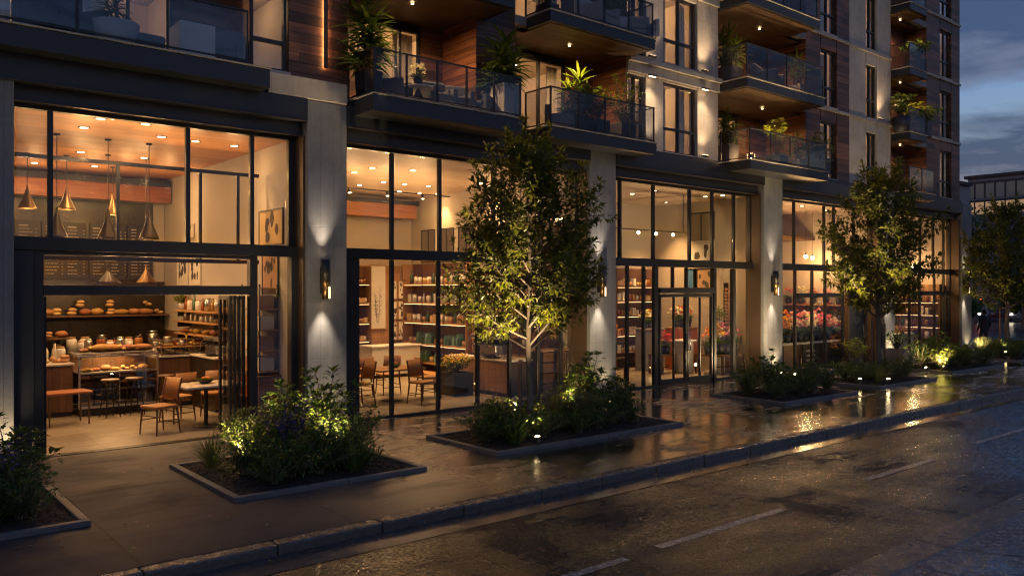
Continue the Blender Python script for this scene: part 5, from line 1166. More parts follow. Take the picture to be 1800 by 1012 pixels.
# ------------------------------------------------------------------ ground lights
def uplight(x, y, label, W, d=(0, .15, 1), size=112, z=.08, stake=.10, r=.045):
    o = thing('ground_spotlight', label, 'garden light', (x, y, z), 0, 'small spotlights in the planting beds'); dv = Vector(d).normalized(); q = Vector((0, 0, stake))
    MB().cyl((0, 0, -.04), (0, 0, stake), .008, .008, 6).build('stake', MT['metal2'], o)
    MB().cyl(q-dv*.05, q+dv*.045, r*.9, r*1.08, 14).build('housing', MT['bronze'], o)
    mb = MB(); mb.ball(q+dv*.045, (r, r, r*.6), 12, 6); mb.build('lens', MT['lampspot'], o)
    light('SPOT', o, q+dv*.11, W*1.6, YEL, .03, dv, size, 1); return o
ULS = [(10, 800, 'at the left edge of the view', 34, (.1,.3,1)), (415, 815, 'at the bare soil corner of the café bed', 36, (.5,.5,1)), (437, 793, 'half hidden among grey shrubs in the café bed', 26, (.15,.2,1)), (563, 778, 'under the bright shrub in the café bed', 50, (-.1,.1,1)), (592, 800, 'behind the right shrubs in the café bed', 38, (0,.3,1)),
       (946, 776, 'at the foot of the nearest tree, front one', 300, (-.06,.27,1)), (942, 746, 'at the foot of the nearest tree, rear one', 22, (.1,.05,1)), (992, 722, 'among the shrubs right of the nearest tree', 46, (.45,.35,.6)), (905, 722, 'in the shrubs left of the nearest tree', 34, (-.4,-.2,.6)), (1050, 712, 'under the tall shrubs right of the nearest tree', 60, (.2,.6,.7)),
       (1400, 662, 'in the bed before the double door', 95, (-.3,.5,.7)), (1365, 672, 'low in the bed before the double door', 80, (.3,.6,.7)), (1512, 671, 'left of the middle tree', 330, (.10,.10,1)), (1562, 671, 'right of the middle tree', 330, (-.10,.10,1)), (1661, 648, 'in the bed before the last shop', 110, (.4,.5,.7)), (1630, 650, 'left in the bed before the last shop', 80, (-.2,.6,.7)),
       (1768, 622, 'at the foot of the farthest tree', 320, (0,.1,1)), (1722, 622, 'left in the farthest tree bed', 70, (.3,.1,1))]
for px, py, t_, W, d in ULS:
    hi = px in (992, 905); x, y = gnd(px, py, .33 if hi else .14); uplight(x, y, 'small glowing ground spotlight ' + t_, W, d, 62 if W >= 150 else 112, stake=.26 if hi else .10)
for (a, b), t_, W in zip(COLS, ('at the foot of the leftmost column', 'at the foot of the column beside the café', 'at the foot of the column before the double door', 'at the foot of the column left of the flower shop', 'at the foot of the column behind the middle tree', 'at the foot of the far corner column'), (9, 6, 6, 16, 18, 7)):
    x = (a+b)/2 if a > 1.5 else b-.12
    uplight(x, YC-.28, 'small glowing ground spotlight ' + t_, W, (0, .22, 1), 100, .0, .07, .04)
# ------------------------------------------------------------------ trees
def tree(label, x, y, H, base, halfw, seed, nlimb=26, leafL=.135, tr=.075, per=1.0):
    r = random.Random(seed); t = thing('street_tree', label, 'tree', (x, y, .06)); tk = MB(); br = MB(); lf = MB()
    wob = [Vector((r.uniform(-.05, .05), r.uniform(-.05, .05), 0)) for _ in range(9)]
    ld = [Vector((0, 0, 0))]+[wob[i]*(.3+i*.12)+UP*(H*.97*(i/8)) for i in range(1, 9)]
    def lead(f): f = max(0, min(.9999, f))*8; i = int(f); return ld[i].lerp(ld[i+1], f-i)
    nb = [0, .02, .06]+[i/14 for i in range(1, 14)]
    pts = [lead(f) for f in nb]; tk.tube(pts, [tr*(1.35 if f < .01 else 1.1 if f < .05 else 1)*(1-.80*f) for f in nb], 10)
    tk.build('trunk', MT['bark'], t)
    cz = base
    def prof(z):                                  # crown half width by height
        f = (z-cz)/(H-cz); return halfw*max(.05, (math.sin(PI*min(1, max(0, .14+.80*f**.82))))**.72*(1 if f < .45 else 1-.55*(f-.45)))
    def twig(p, d, L, nl):
        q = p+d*L+UP*L*.12; br.tube([p, p.lerp(q, .5)+UP*.01, q], [.006, .004, .002], 4, False)
        for k in range(nl):
            f = .25+.75*(k+r.random())/nl; pp = p.lerp(q, f); o = Matrix.Rotation(k*2.3+r.uniform(-.5, .5), 3, d) @ d.orthogonal().normalized()
            e = r.uniform(.6, 1.12); lf.leaf(pp, (o*.9+d*.75+UP*r.uniform(-.35, .3)).normalized(), UP, leafL*e, leafL*.46*e, .22, r.uniform(0, .4))
        for k in range(4): lf.leaf(q, (d+rdir(r, -.4, 1)*.8).normalized(), UP, leafL*r.uniform(.8, 1.1), leafL*.40, .22, r.uniform(0, .3))
    for i in range(nlimb):
        f = (i+.3)/nlimb; z0 = base*.88+(H*.93-base*.88)*f**1.12; a = i*2.39996+r.uniform(-.35, .35); p0 = lead(z0/H)
        ztip = min(H*.985, z0+(.95-.55*f)*r.uniform(.65, 1.15)); rad = prof(ztip)*r.uniform(.62, 1.18)
        p2 = Vector((p0.x+rad*math.cos(a), p0.y+rad*math.sin(a), ztip)); p1 = p0.lerp(p2, .45)+UP*(-.10+.12*r.random()); bp = bez(p0, p1, p2, 8); r0 = max(.008, tr*.42*(1-.75*f))
        br.tube(bp, [r0*(1-.88*k/8) for k in range(9)], 6, False)
        nt = int((8+15*rad/halfw)*per)
        for k in range(nt):
            g = .22+.78*(k+r.random())/nt; j = min(7, int(g*8)); p = bp[j].lerp(bp[j+1], g*8-j); tan = (bp[j+1]-bp[j]).normalized()
            side = Matrix.Rotation(r.uniform(0, 6.28), 3, tan) @ tan.orthogonal().normalized(); d = (side+tan*.7+UP*r.uniform(-.15, .35)).normalized()
            twig(p, d, r.uniform(.16, .46)*(1.15-.3*g), r.randint(6, 10))
        twig(bp[-1], (bp[-1]-bp[-2]).normalized(), .2, 8)
        for k in range(3): twig(bp[-1-k], ((bp[-1]-bp[-2]).normalized()+UP*r.uniform(.6, 1.5)).normalized(), r.uniform(.25, .5), 9)
    for k in range(14): twig(lead(.90+.09*r.random()), (rdir(r, .1, 1)+UP*.6).normalized(), r.uniform(.15, .34), 8)
    br.build('branches', MT['bark'], t); lf.build('crown', MT['treeleaf'], t); return t
tx, ty = gnd(931, 766, .06); tree('nearest slender street tree with a dense glossy crown and uplit pale trunk', tx, ty, 5.25, 1.75, 1.38, 12, 42, .155, .070, 1.25)
T1 = (tx, ty)
tree('middle slender street tree before the flower shop with a tall narrow crown', 24.4, 12.05, 6.3, 1.95, 1.6, 5, 38, .19, .10, 1.15)
tree('farthest street tree at the right edge of the view beside the walking person', 36.5, 12.75, 6.1, 2.0, 1.5, 23, 34, .20, .10, 1.0)
def stake(x, y, h, label, r_=.03):
    o = MB().tube([(0, 0, -.02), (0, 0, h), (0, 0, h+.02)], [r_, r_, r_*.6], 8).build('tree_stake', MT['walnut'], loc=(x, y, .06)); tag(o, label, 'stake', 'wooden tree stakes')
stake(T1[0]-.16, T1[1]+.08, 1.35, 'dark wooden stake left of the nearest tree trunk'); stake(24.0, 12.05, 1.7, 'wooden stake left of the middle tree trunk'); stake(24.8, 12.05, 1.6, 'wooden stake right of the middle tree trunk'); stake(35.8, 12.75, 1.9, 'wooden stake left of the farthest tree trunk')
# ------------------------------------------------------------------ pots and balcony plants
def potmesh(kind, t, w, h, m):
    if kind == 'round': MB().lathe([(.001, 0), (w*.36, 0), (w*.5, h), (w*.5-.025, h), (w*.46-.03, h-.05), (.001, h-.05)], n=22).build('pot', MT[m], t)
    else:
        mb = MB(); mb.cbox((0, 0, h/2), (w, w, h), None, .86 if kind == 'taper' else 1); o = mb.build('pot', MT[m], t, bevel=.012)
    MB().lathe([(.001, h+.002), (w*.40, h+.002), (w*.40, h-.02), (.001, h-.02)], n=14).build('soil', MT['soil'], t)
def yucca(t, z, H, spread, seed, m='leaf1', canes=3, bl=.5, bw=.05, n=30):
    r = random.Random(seed); lf = MB(); cn = MB()
    for c in range(canes):
        a = c*2.1+r.random(); hh = (H-bl*.55)*(1-.22*c)*r.uniform(.92, 1); tip = Vector((spread*.35*math.cos(a)*(c > 0), spread*.35*math.sin(a)*(c > 0), z+max(.1, hh))); p0 = Vector((.04*math.cos(a), .04*math.sin(a), z))
        cn.tube([p0, p0.lerp(tip, .5)+Vector((.02, 0, 0)), tip], [.022, .02, .016], 7)
        for k in range(n):
            f = k/n; p = p0.lerp(tip, .45+.55*f) if hh > .3 else tip; an = k*2.4; el = -.15+1.5*f*f+r.uniform(-.15, .15); d = Vector((math.cos(an), math.sin(an), el)).normalized()
            lf.blade(p, d, bl*r.uniform(.75, 1.1), bw, .55, 5, r)
    cn.build('stems', MT['bark'], t); lf.build('foliage', MT[m], t)
def bushy(t, z, H, spread, seed, m='leaf1', nst=16, L=.13, W=.05):
    p = leafy('x_', seed, H, spread, nst, L, W, m, 24, 7, lo=.15); PROTOS.remove(p)
    for ch in list(p.children): ch.parent = t; ch.location = (0, 0, z)
    bpy.data.objects.remove(p)
def potplant(label, x, y, z, kind, w, h, m, H, spread, seed, style, leaf='leaf1', **k):
    t = thing('potted_plant', label, 'potted plant', (x, y, z)); potmesh(kind, t, w, h, m)
    (yucca if style == 'yucca' else bushy)(t, h-.04, H, spread, seed, leaf, **k); return t
GP = 'potted plants on the balconies'
def bal(px, Y, z, label, *a, **k): o = potplant(label, fx(px, Y), Y, z, *a, **k); o['group'] = GP
bal(648, 14.35, 6.45, 'tall strap leaved plant in the left corner of the first balcony', 'taper', .42, .55, 'potdark', 2.0, .5, 1, 'yucca', canes=5, bl=.66, bw=.10, n=40)
bal(889, 14.20, 6.45, 'big strap leaved plant in a tall white planter on the first balcony', 'square', .50, .78, 'potwhite', 1.35, .6, 2, 'yucca', canes=5, bl=.64, bw=.10, n=40)
bal(1018, 14.6, 6.45, 'arching strap leaved plant in a dark square planter on the second balcony', 'square', .55, .48, 'potdark', 1.4, .75, 3, 'yucca', canes=5, bl=.58, bw=.085, n=34)
bal(1092, 14.5, 6.45, 'yellow lit bushy plant in a dark square planter on the second balcony', 'square', .55, .48, 'potdark', 1.35, .7, 4, 'bushy', 'leaf4')
bal(1050, 14.3, 6.45, 'small bushy plant between the two big ones on the second balcony', 'square', .45, .40, 'potdark', .9, .5, 5, 'bushy', 'leaf2')
bal(1282, 14.95, 8.76, 'spiky plant in a tapered grey pot on the upper right balcony', 'taper', .55, .62, 'potgrey', 1.5, .6, 6, 'yucca', canes=5, bl=.55, bw=.08, n=34)
bal(1403, 14.3, 8.76, 'spiky plant at the right end of the upper right balcony', 'taper', .4, .4, 'potgrey', 1.25, .55, 7, 'yucca', canes=3, bl=.45, bw=.05, n=26)
bal(1279, 15.0, 6.43, 'spiky plant in a tall grey pot on the lower right balcony', 'taper', .5, .62, 'potgrey', 1.15, .5, 8, 'yucca', canes=5, bl=.5, bw=.075, n=34)
bal(1366, 14.4, 6.43, 'yellow green bush on the lower right balcony', 'square', .5, .4, 'potdark', 1.2, .5, 9, 'bushy', 'leaf4'); bal(1402, 14.5, 6.43, 'dark strap leaved plant on the lower right balcony', 'square', .5, .4, 'potdark', 1.1, .55, 10, 'yucca', canes=3, bl=.45, bw=.05, n=26); bal(1441, 14.2, 6.43, 'leafy bush at the right end of the lower right balcony', 'square', .5, .4, 'potdark', 1.0, .5, 11, 'bushy', 'leaf1')
bal(203, 14.65, 6.66, 'young palm like plant in a wide pale bowl on the left balcony', 'round', .75, .42, 'potwhite', .75, .4, 12, 'yucca', 'leaf2', canes=3, bl=.38, bw=.04, n=20)
bal(1086, 14.35, 9.10, 'palm like plant in a pale pot on the upper middle balcony', 'round', .5, .45, 'potwhite', .9, .4, 13, 'yucca', canes=3, bl=.42, bw=.045, n=22); bal(962, 14.4, 9.10, 'low plant at the left end of the upper middle balcony', 'square', .4, .3, 'potdark', .5, .35, 19, 'bushy', 'leaf2')
bal(1584, 14.35, 8.55, 'leafy plant in a dark round pot on the middle balcony at the block end', 'round', .7, .55, 'potdark', .95, .6, 14, 'bushy', 'leaf1', L=.17, W=.06); bal(1612, 14.3, 8.55, 'reddish lit bush on the middle balcony at the block end', 'square', .5, .5, 'potdark', .8, .6, 15, 'bushy', 'leaf4', L=.17, W=.06); bal(1625, 14.25, 8.55, 'bush hanging over the rail at the right end of the middle balcony', 'square', .4, .6, 'potdark', .6, .9, 16, 'bushy', 'leaf2', L=.17, W=.06)
bal(1612, 14.3, 10.95, 'bush on the upper balcony at the block end', 'square', .5, .5, 'potdark', .8, .6, 17, 'bushy', 'leaf2', L=.17, W=.06)
o = potplant('dark square tub of yellow and orange flowers by the second shop window', 12.35, 17.1, FZ, 'square', .62, .58, 'potdark', .42, .42, 31, 'bushy', 'leaf1')
mb = MB(); r = random.Random(5); [mb.leaf(Vector((r.uniform(-.36, .36), r.uniform(-.36, .36), .82+r.uniform(0, .18))), rdir(r, .1, 1), UP, .075, .06, .1, 0) for i in range(170)]; mb.build('blossoms', MT['petyellow'], o)
potplant('broad pale street planter with a dark bush beside the middle column', 29.6, 13.95, 0, 'square', .8, .55, 'potgrey', .75, .6, 33, 'bushy', 'leaf1'); potplant('small potted tree with bright leaves before the dark flower shop door', fx(1502, 14.1), 14.1, 0, 'round', .34, .34, 'potdark', .75, .5, 34, 'bushy', 'leaf4')
potplant('green leafy plant on a white pillar stand near the third shop wall', 22.2, oy(1264, 22.2), 1.5, 'round', .24, .2, 'potwhite', .5, .35, 35, 'yucca', canes=3, bl=.36, bw=.05, n=18)
B('column_stand', MT['paper'], thing('pillar_stand', 'slim white pillar stand under the leafy plant in the third shop', 'stand', (22.2, oy(1264, 22.2), FZ)), (-.14, -.14, 0, .14, .14, 1.49), bevel=.01)
potplant('hanging style plant on the café right wall shelf', 6.85, 21.3, 2.185, 'round', .2, .16, 'potwhite', .28, .2, 36, 'bushy', 'leaf4', nst=10, L=.09); potplant('tall cut greenery in a pot in the second shop beside the wooden drawers', 14.0, 16.3, 1.18, 'round', .2, .2, 'white', .9, .25, 37, 'bushy', 'leaf1', nst=10)
# ------------------------------------------------------------------ flowers
def bouquet(name, pet, seed, h=.42, spread=.2, pot='potdark'):
    r = random.Random(seed); t = thing(name, 'x', 'flowers', (0, 0, -50)); MB().lathe([(.001, 0), (.085, 0), (.115, .2), (.10, .2), (.001, .17)], n=14).build('pot', MT[pot], t); lf = MB(); fl = MB()
    for i in range(44): a = r.uniform(0, 6.28); lf.leaf(Vector((.05*math.cos(a), .05*math.sin(a), .18)), Vector((math.cos(a), math.sin(a), r.uniform(.3, 2.2))), UP, r.uniform(.12, .26), .05, .15, .3)
    for i in range(17):
        a = r.uniform(0, 6.28); q = spread*math.sqrt(r.random()); p = Vector((q*math.cos(a), q*math.sin(a), .2+h*(1-.5*(q/spread)**2)*r.uniform(.6, 1))); 
        for k in range(11): fl.leaf(p, (rdir(r, -.1, 1)), UP, .062, .048, .15, .1)
    lf.build('foliage', MT['leaf1'], t); fl.build('blossoms', MT[pet], t); return proto(t)
BQ = {c: bouquet(c+'_flower_pot', 'pet'+c, 50+i) for i, c in enumerate(('pink', 'red', 'orange', 'white', 'yellow'))}
def flowers(seq, a, b, where, grp, s=1.0):
    for i, c in enumerate(seq):
        p = Vector(a).lerp(Vector(b), (i+.5)/len(seq)); nm = {'white': 'cream'}.get(c, c)
        dup(BQ[c], p, R.uniform(0, 6), s*R.uniform(.9, 1.15), '%s flower pot, %s in line from left on %s' % (nm, ORD[i], where), grp)
flowers(['orange','yellow','white','pink','white','white','pink','red','pink','white'], (24.7, 15.7, .866), (28.6, 15.7, .866), 'the flower shop window counter', 'flower pots on the window counter', 1.35)
flowers(['yellow','orange','pink','white','pink','pink'], (24.9, 15.95, .866), (28.5, 15.95, .866), 'the rear of the window counter', 'flower pots on the window counter', 1.7)
flowers(['orange','yellow','orange'], (27.7, 15.55, FZ), (28.55, 15.55, FZ), 'the floor under the window counter', 'flower pots under the window counter', 1.7)
flowers(['white','pink','red','pink','white','orange','pink'], (29.3, 19.0, .826), (29.3, 15.8, .826), 'the low board of the right stand', 'flower pots on the right flower stand', 1.3)
flowers(['pink','white','pink','red','white','pink','red'], (29.45, 19.0, 1.456), (29.45, 15.8, 1.456), 'the middle board of the right stand', 'flower pots on the right flower stand', 1.2)
flowers(['pink','pink','white','red','pink','white'], (29.45, 19.0, 2.106), (29.45, 15.8, 2.106), 'the top board of the right stand', 'flower pots on the right flower stand', 1.1)
for z, w, sq in ((.806, 'low', ['pink','white','red','orange','white']), (1.456, 'middle', ['white','pink','pink','yellow','red']), (2.106, 'top', ['pink','white','pink','red','pink'])): flowers(sq, (24.9, 19.8, z), (28.6, 19.8, z), 'the %s board of the back stand' % w, 'flower pots on the back flower stand', 1.35)
flowers(['red','red','red'], (20.3, 17.2, .626), (20.85, 17.2, .626), 'the dark table behind the door', 'flower pots in the third shop', 1.15)
flowers(['orange','yellow','pink','white','pink'], (21.45, 16.2, .626), (22.5, 15.8, .626), 'the bench right of the door', 'flower pots in the third shop', 1.5)
flowers(['white','red','red','white'], (21.7, 17.65, 1.426), (22.5, 17.65, 1.426), 'the orange fronted desk', 'flower pots in the third shop', 1.2); flowers(['white','yellow','white'], (20.65, 18.15, 1.406), (21.4, 18.15, 1.406), 'the grey reception desk', 'flower pots in the third shop', 1.0)
flowers(['orange','red','orange'], (17.1, 16.8, .706), (17.9, 16.8, .706), 'the left table in the third shop', 'flower pots in the third shop', 1.5)
# ------------------------------------------------------------------ balcony furniture
def armchair(label, x, y, z, rz, m='fabric', w=.85, s=1):
    t = thing('outdoor_armchair', label, 'armchair', (x, y, z), rz, 'armchairs on the balconies'); t.scale = (s, s, s)
    B('base', MT[m], t, (-w/2+.13, -.40, .12, w/2-.13, .24, .30), bevel=.02); B('cushion', MT[m], t, (-w/2+.13, -.41, .303, w/2-.13, .22, .44), bevel=.045); B('backrest', MT[m], t, (-w/2, .243, .12, w/2, .42, .86), bevel=.05)
    for u in (-1, 1): B('armrest', MT[m], t, (u*(w/2-.063)-.062, -.40, .12, u*(w/2-.063)+.062, .24, .60), bevel=.03)
    for u in (-1, 1):
        for v in (-.34, .34): MB().cyl((u*(w/2-.1), v, 0), (u*(w/2-.1), v, .125), .015, .02, 8).build('leg', MT['metal2'], t)
armchair('large grey armchair on the left balcony', fx(108, 14.9), 14.9, 6.66, .5, 'fabric', 1.0, 1.1); armchair('grey armchair behind the white cube on the left balcony', fx(395, 15.0), 15.0, 6.66, -.6, 'fabric')
tag(B('ottoman', MT['fabric'], None, (-.32, -.26, .0, .32, .26, .34), bevel=.05, loc=(fx(250, 14.8), 14.8, 6.66)), 'low dark ottoman beside the pale bowl on the left balcony', 'ottoman')
tag(B('cube_table', MT['white'], None, (-.30, -.30, 0, .30, .30, .62), bevel=.015, loc=(fx(338, 14.65), 14.65, 6.66)), 'white cube table on the left balcony', 'side table')
for px, rz, w in ((690, .6, 'leftmost'), (770, -.1, 'second'), (805, -.4, 'third'), (843, -1.0, 'rightmost')): armchair('dark grey low armchair on the first balcony, %s of four' % w, fx(px, 14.55), 14.55, 6.45, rz, 'fabric', .7, .85)
t = thing('coffee_table', 'low round coffee table among the armchairs of the first balcony', 'table', (fx(735, 14.35), 14.35, 6.45)); MB().lathe([(.001, .42), (.32, .42), (.32, .39), (.001, .39)], n=24).build('top', MT['white'], t); MB().cyl((0, 0, .39), (0, 0, .01), .03, .2, 14).build('pedestal', MT['metal2'], t)
dup(BQ['white'], (fx(735, 14.35), 14.35, 6.871), 0, .9, 'small pot of cream flowers on the first balcony table', 'flower pots on the balconies')
armchair('dark armchair at the left end of the second balcony', fx(985, 14.9), 14.9, 6.45, .8, 'fabric', .75, .9)
armchair('pale armchair on the upper middle balcony', fx(1050, 14.4), 14.4, 9.10, .2, 'fabricl', .9); armchair('pale armchair at the right of the upper middle balcony', fx(1122, 14.5), 14.5, 9.10, -.5, 'fabricl', .9)
armchair('grey armchair on the upper right balcony', fx(1350, 14.5), 14.5, 8.76, .3, 'fabric', .9); armchair('grey armchair on the lower right balcony', fx(1390, 15.2), 15.2, 6.43, -.3, 'fabric', .9)
t = thing('lantern', 'small glowing lantern on the lower right balcony', 'lantern', (fx(1320, 14.3), 14.3, 6.43)); B('frame', MT['metal2'], t, (-.09, -.09, 0, .09, .09, .02), (-.09, -.09, .30, .09, .09, .33), *[(u*.08-.008, v*.08-.008, .02, u*.08+.008, v*.08+.008, .30) for u in (-1, 1) for v in (-1, 1)]); MB().cyl((0, 0, .02), (0, 0, .2), .03, .03, 10).build('candle', MT['lamp'], t); light('POINT', t, (0, 0, .25), 5, WARM, .05)

# wet leaves blown about the paving and the gutter
mb = MB(); r = random.Random(77)
for i in range(420):
    if i < 300:
        b_ = r.choice(PB); x = r.uniform(b_[0]-.8, b_[1]+.8); y = r.choice((b_[2]-abs(r.gauss(0, .45))-.03, b_[3]+abs(r.gauss(0, .3))+.03)); z = .004
    else: x = r.uniform(1, 30); y = 8.25-abs(r.gauss(0, .10)); z = -.110
    if y > 14.8: continue
    a = r.uniform(0, 6.28); mb.leaf(Vector((x, y, z+.002)), Vector((math.cos(a), math.sin(a), r.uniform(.02, .18))), UP, r.uniform(.05, .10), r.uniform(.022, .04), r.uniform(.1, .3), r.uniform(0, .2))
MT['deadleaf'] = leafmat('fallen_leaf', (.05,.03,.012), (.14,.10,.03), .1, .35)
tag(mb.build('fallen_leaves', MT['deadleaf']), 'small wet leaves lying on the paving and in the gutter', 'leaves', kind='stuff')
SUN_E, SUN_R, SKY_V, SKY_S, SKY_K, EXPO = 1.0, 320, 1.15, 1.12, .13, 2.45
SKY_TINT = (1.08, 1.02, 1.3); CLOUD_LOC = (.3, .7, 0); CLOUD_DARK = (.065, .10, .205); CLOUD_LIT = (.22, .24, .36)
# ================================================================== far street
def far_building(label, x0, x1, y0, y1, rows, mcol, colw=1.6):
    """rows: (z0, z1, glass material) window rows on the -X and -Y faces"""
    t = thing('office_building', label, 'building', (x0, y0, -.2)); H = max(r_[1] for r_ in rows)+.6; B('wall', mcol, t, (0, 0, 0, x1-x0, y1-y0, H+.2)); B('roof', MT['metal'], t, (-.3, -.3, H+.201, x1-x0, y1-y0+.3, H+.5))
    for za, zb, gm in rows:
        w = empty('window_row', parent=t); B('pane', gm, w, (-.06, .3, za+.2, -.01, y1-y0-.3, zb+.2)); mb = MB(); y = .3
        while y < y1-y0-.2: mb.box(-.14, y-.06, za+.2, -.061, y+.06, zb+.2); y += colw
        mb.box(-.16, .2, zb+.2, -.01, y1-y0-.2, zb+.42); mb.build('frame', MT['metal'], w)
fg = M('far_glass', (.09,.11,.14), .08, 0, .3, .5, .02, 3, .8); fw = emis('far_lit_window', (1, .60, .34), .06); pale = M('far_pale_wall', (.22,.23,.25), .7, 0, .1, .3, .05)
far_building('long glass fronted office building far down the street', 95, 125, 20, 37.0, [(12.4, 14.0, fg), (10.75, 12.0, fw), (6.6, 8.6, fg), (3.4, 5.2, fg)], pale, 1.0)
far_building('small pale building beside the corner of the apartment block', 84, 86.5, 33.56, 44, [(9.6, 12.2, fg), (5.8, 8, fg)], pale, 2)
far_building('grey block beyond the far crossing', 130, 150, -40, 10, [(3, 6, fg), (8, 11, fg)], pale, 3)
def car(label, loc, rz, col, lights):
    t = thing('parked_car', label, 'car', loc, rz, 'cars on the far street'); L, W = 4.3, 1.75
    prof = [(-2.15,.35),(-2.15,.62),(-2.05,.86),(-1.2,.95),(-.55,1.42),(.75,1.45),(1.55,1.0),(2.08,.92),(2.15,.6),(2.12,.33)]
    MB().prism([(x, z) for x, z in prof], W, Matrix.Translation((0, -W/2, 0))).build('body', M('car_paint', col, .25, .3, .05, 2, 0, coat=.6), t, bevel=.06)
    for y in (-W/2-.004, W/2+.004): B('side_window', fg, t, (-.75, min(y, y*.99), 1.0, .95, max(y, y*.99), 1.34), bevel=0)
    MB().add([(-1.18,-.7,.98),(-1.18,.7,.98),(-.60,.62,1.38),(-.60,.62-1.24,1.38)], [(0,1,2,3)]).build('windscreen', fg, t, loc=(-.02, 0, .01))
    for x in (-1.35, 1.35):
        for y in (-W/2+.08, W/2-.08):
            w = MB().cyl((x, y-.11, .32), (x, y+.11, .32), .32, .32, 20).build('wheel', MT['black'], t); MB().cyl((x, y-.118, .32), (x, y+.118, .32), .19, .19, 14).build('rim', MT['steel'], w)
    for y in (-.62, .62):
        B('headlight', MT['headlight' if lights else 'steel'], t, (-2.17, y-.16, .64, -2.13, y+.16, .76)); B('tail_light', MT['red'], t, (2.12, y-.16, .72, 2.16, y+.16, .84))
car('red car on the far street right of the walking person', (82, 29.4, -.19), .45, (.09,.008,.008), 0); car('pale car with lit headlights at the right edge of the far street', (82, 27.6, -.19), .30, (.3,.3,.32), 1); car('dark car on the far street beside the corner column', (80, 30.9, -.19), .36, (.03,.03,.035), 1)
t = thing('traffic_light', 'traffic light glowing red far down the street', 'traffic light', (75, 28.15, -.95)); MB().cyl((0, 0, 0), (0, 0, 3.2), .06, .05, 10).build('pole', MT['metal2'], t); B('housing', MT['metal2'], t, (-.16, -.14, 2.2, .0, .14, 3.05), bevel=.02)
for k, m_ in enumerate(('black', 'black', 'red')): MB().cyl((-.17, 0, 2.33+.27*k), (-.161, 0, 2.33+.27*k), .11, .11, 14).build('signal_lens', MT[m_], t)
def farbush(label, x, y, h, w, seed, cat='tree', trunk=True):
    r = random.Random(seed); t = thing('distant_tree' if trunk else 'distant_bush', label, cat, (x, y, -.2)); lf = MB()
    for i in range(1500):
        d = rdir(r, -1, 1); q = r.random()**.4*(.8+.3*math.sin(d.x*5+d.z*4+seed)); p = Vector((d.x*w*q, d.y*w*q, h*.62+d.z*h*.38*q)); lf.leaf(p, rdir(r), UP, .42, .22, .2, .2)
    lf.build('crown', MT['leaf2'], t)
    if trunk: MB().tube([(0, 0, 0), (.05, 0, h*.3), (0, .05, h*.6)], [.16, .12, .07], 8).build('trunk', MT['bark'], t)
farbush('dark rounded tree before the far office building', 74, 28.2, 10.6, 2.0, 1); farbush('dark tree behind the farthest street tree', 66, 22.0, 5.2, 2.4, 2); farbush('dark bush left of the far red car', 61, 24.3, 2.6, 1.6, 3, 'bush', False); farbush('wide dark bush at the right edge of the far street', 68, 22.6, 2.8, 2.6, 4, 'bush', False); farbush('dark tree at the far right beyond the crossing', 80, 24.8, 7, 3, 6)
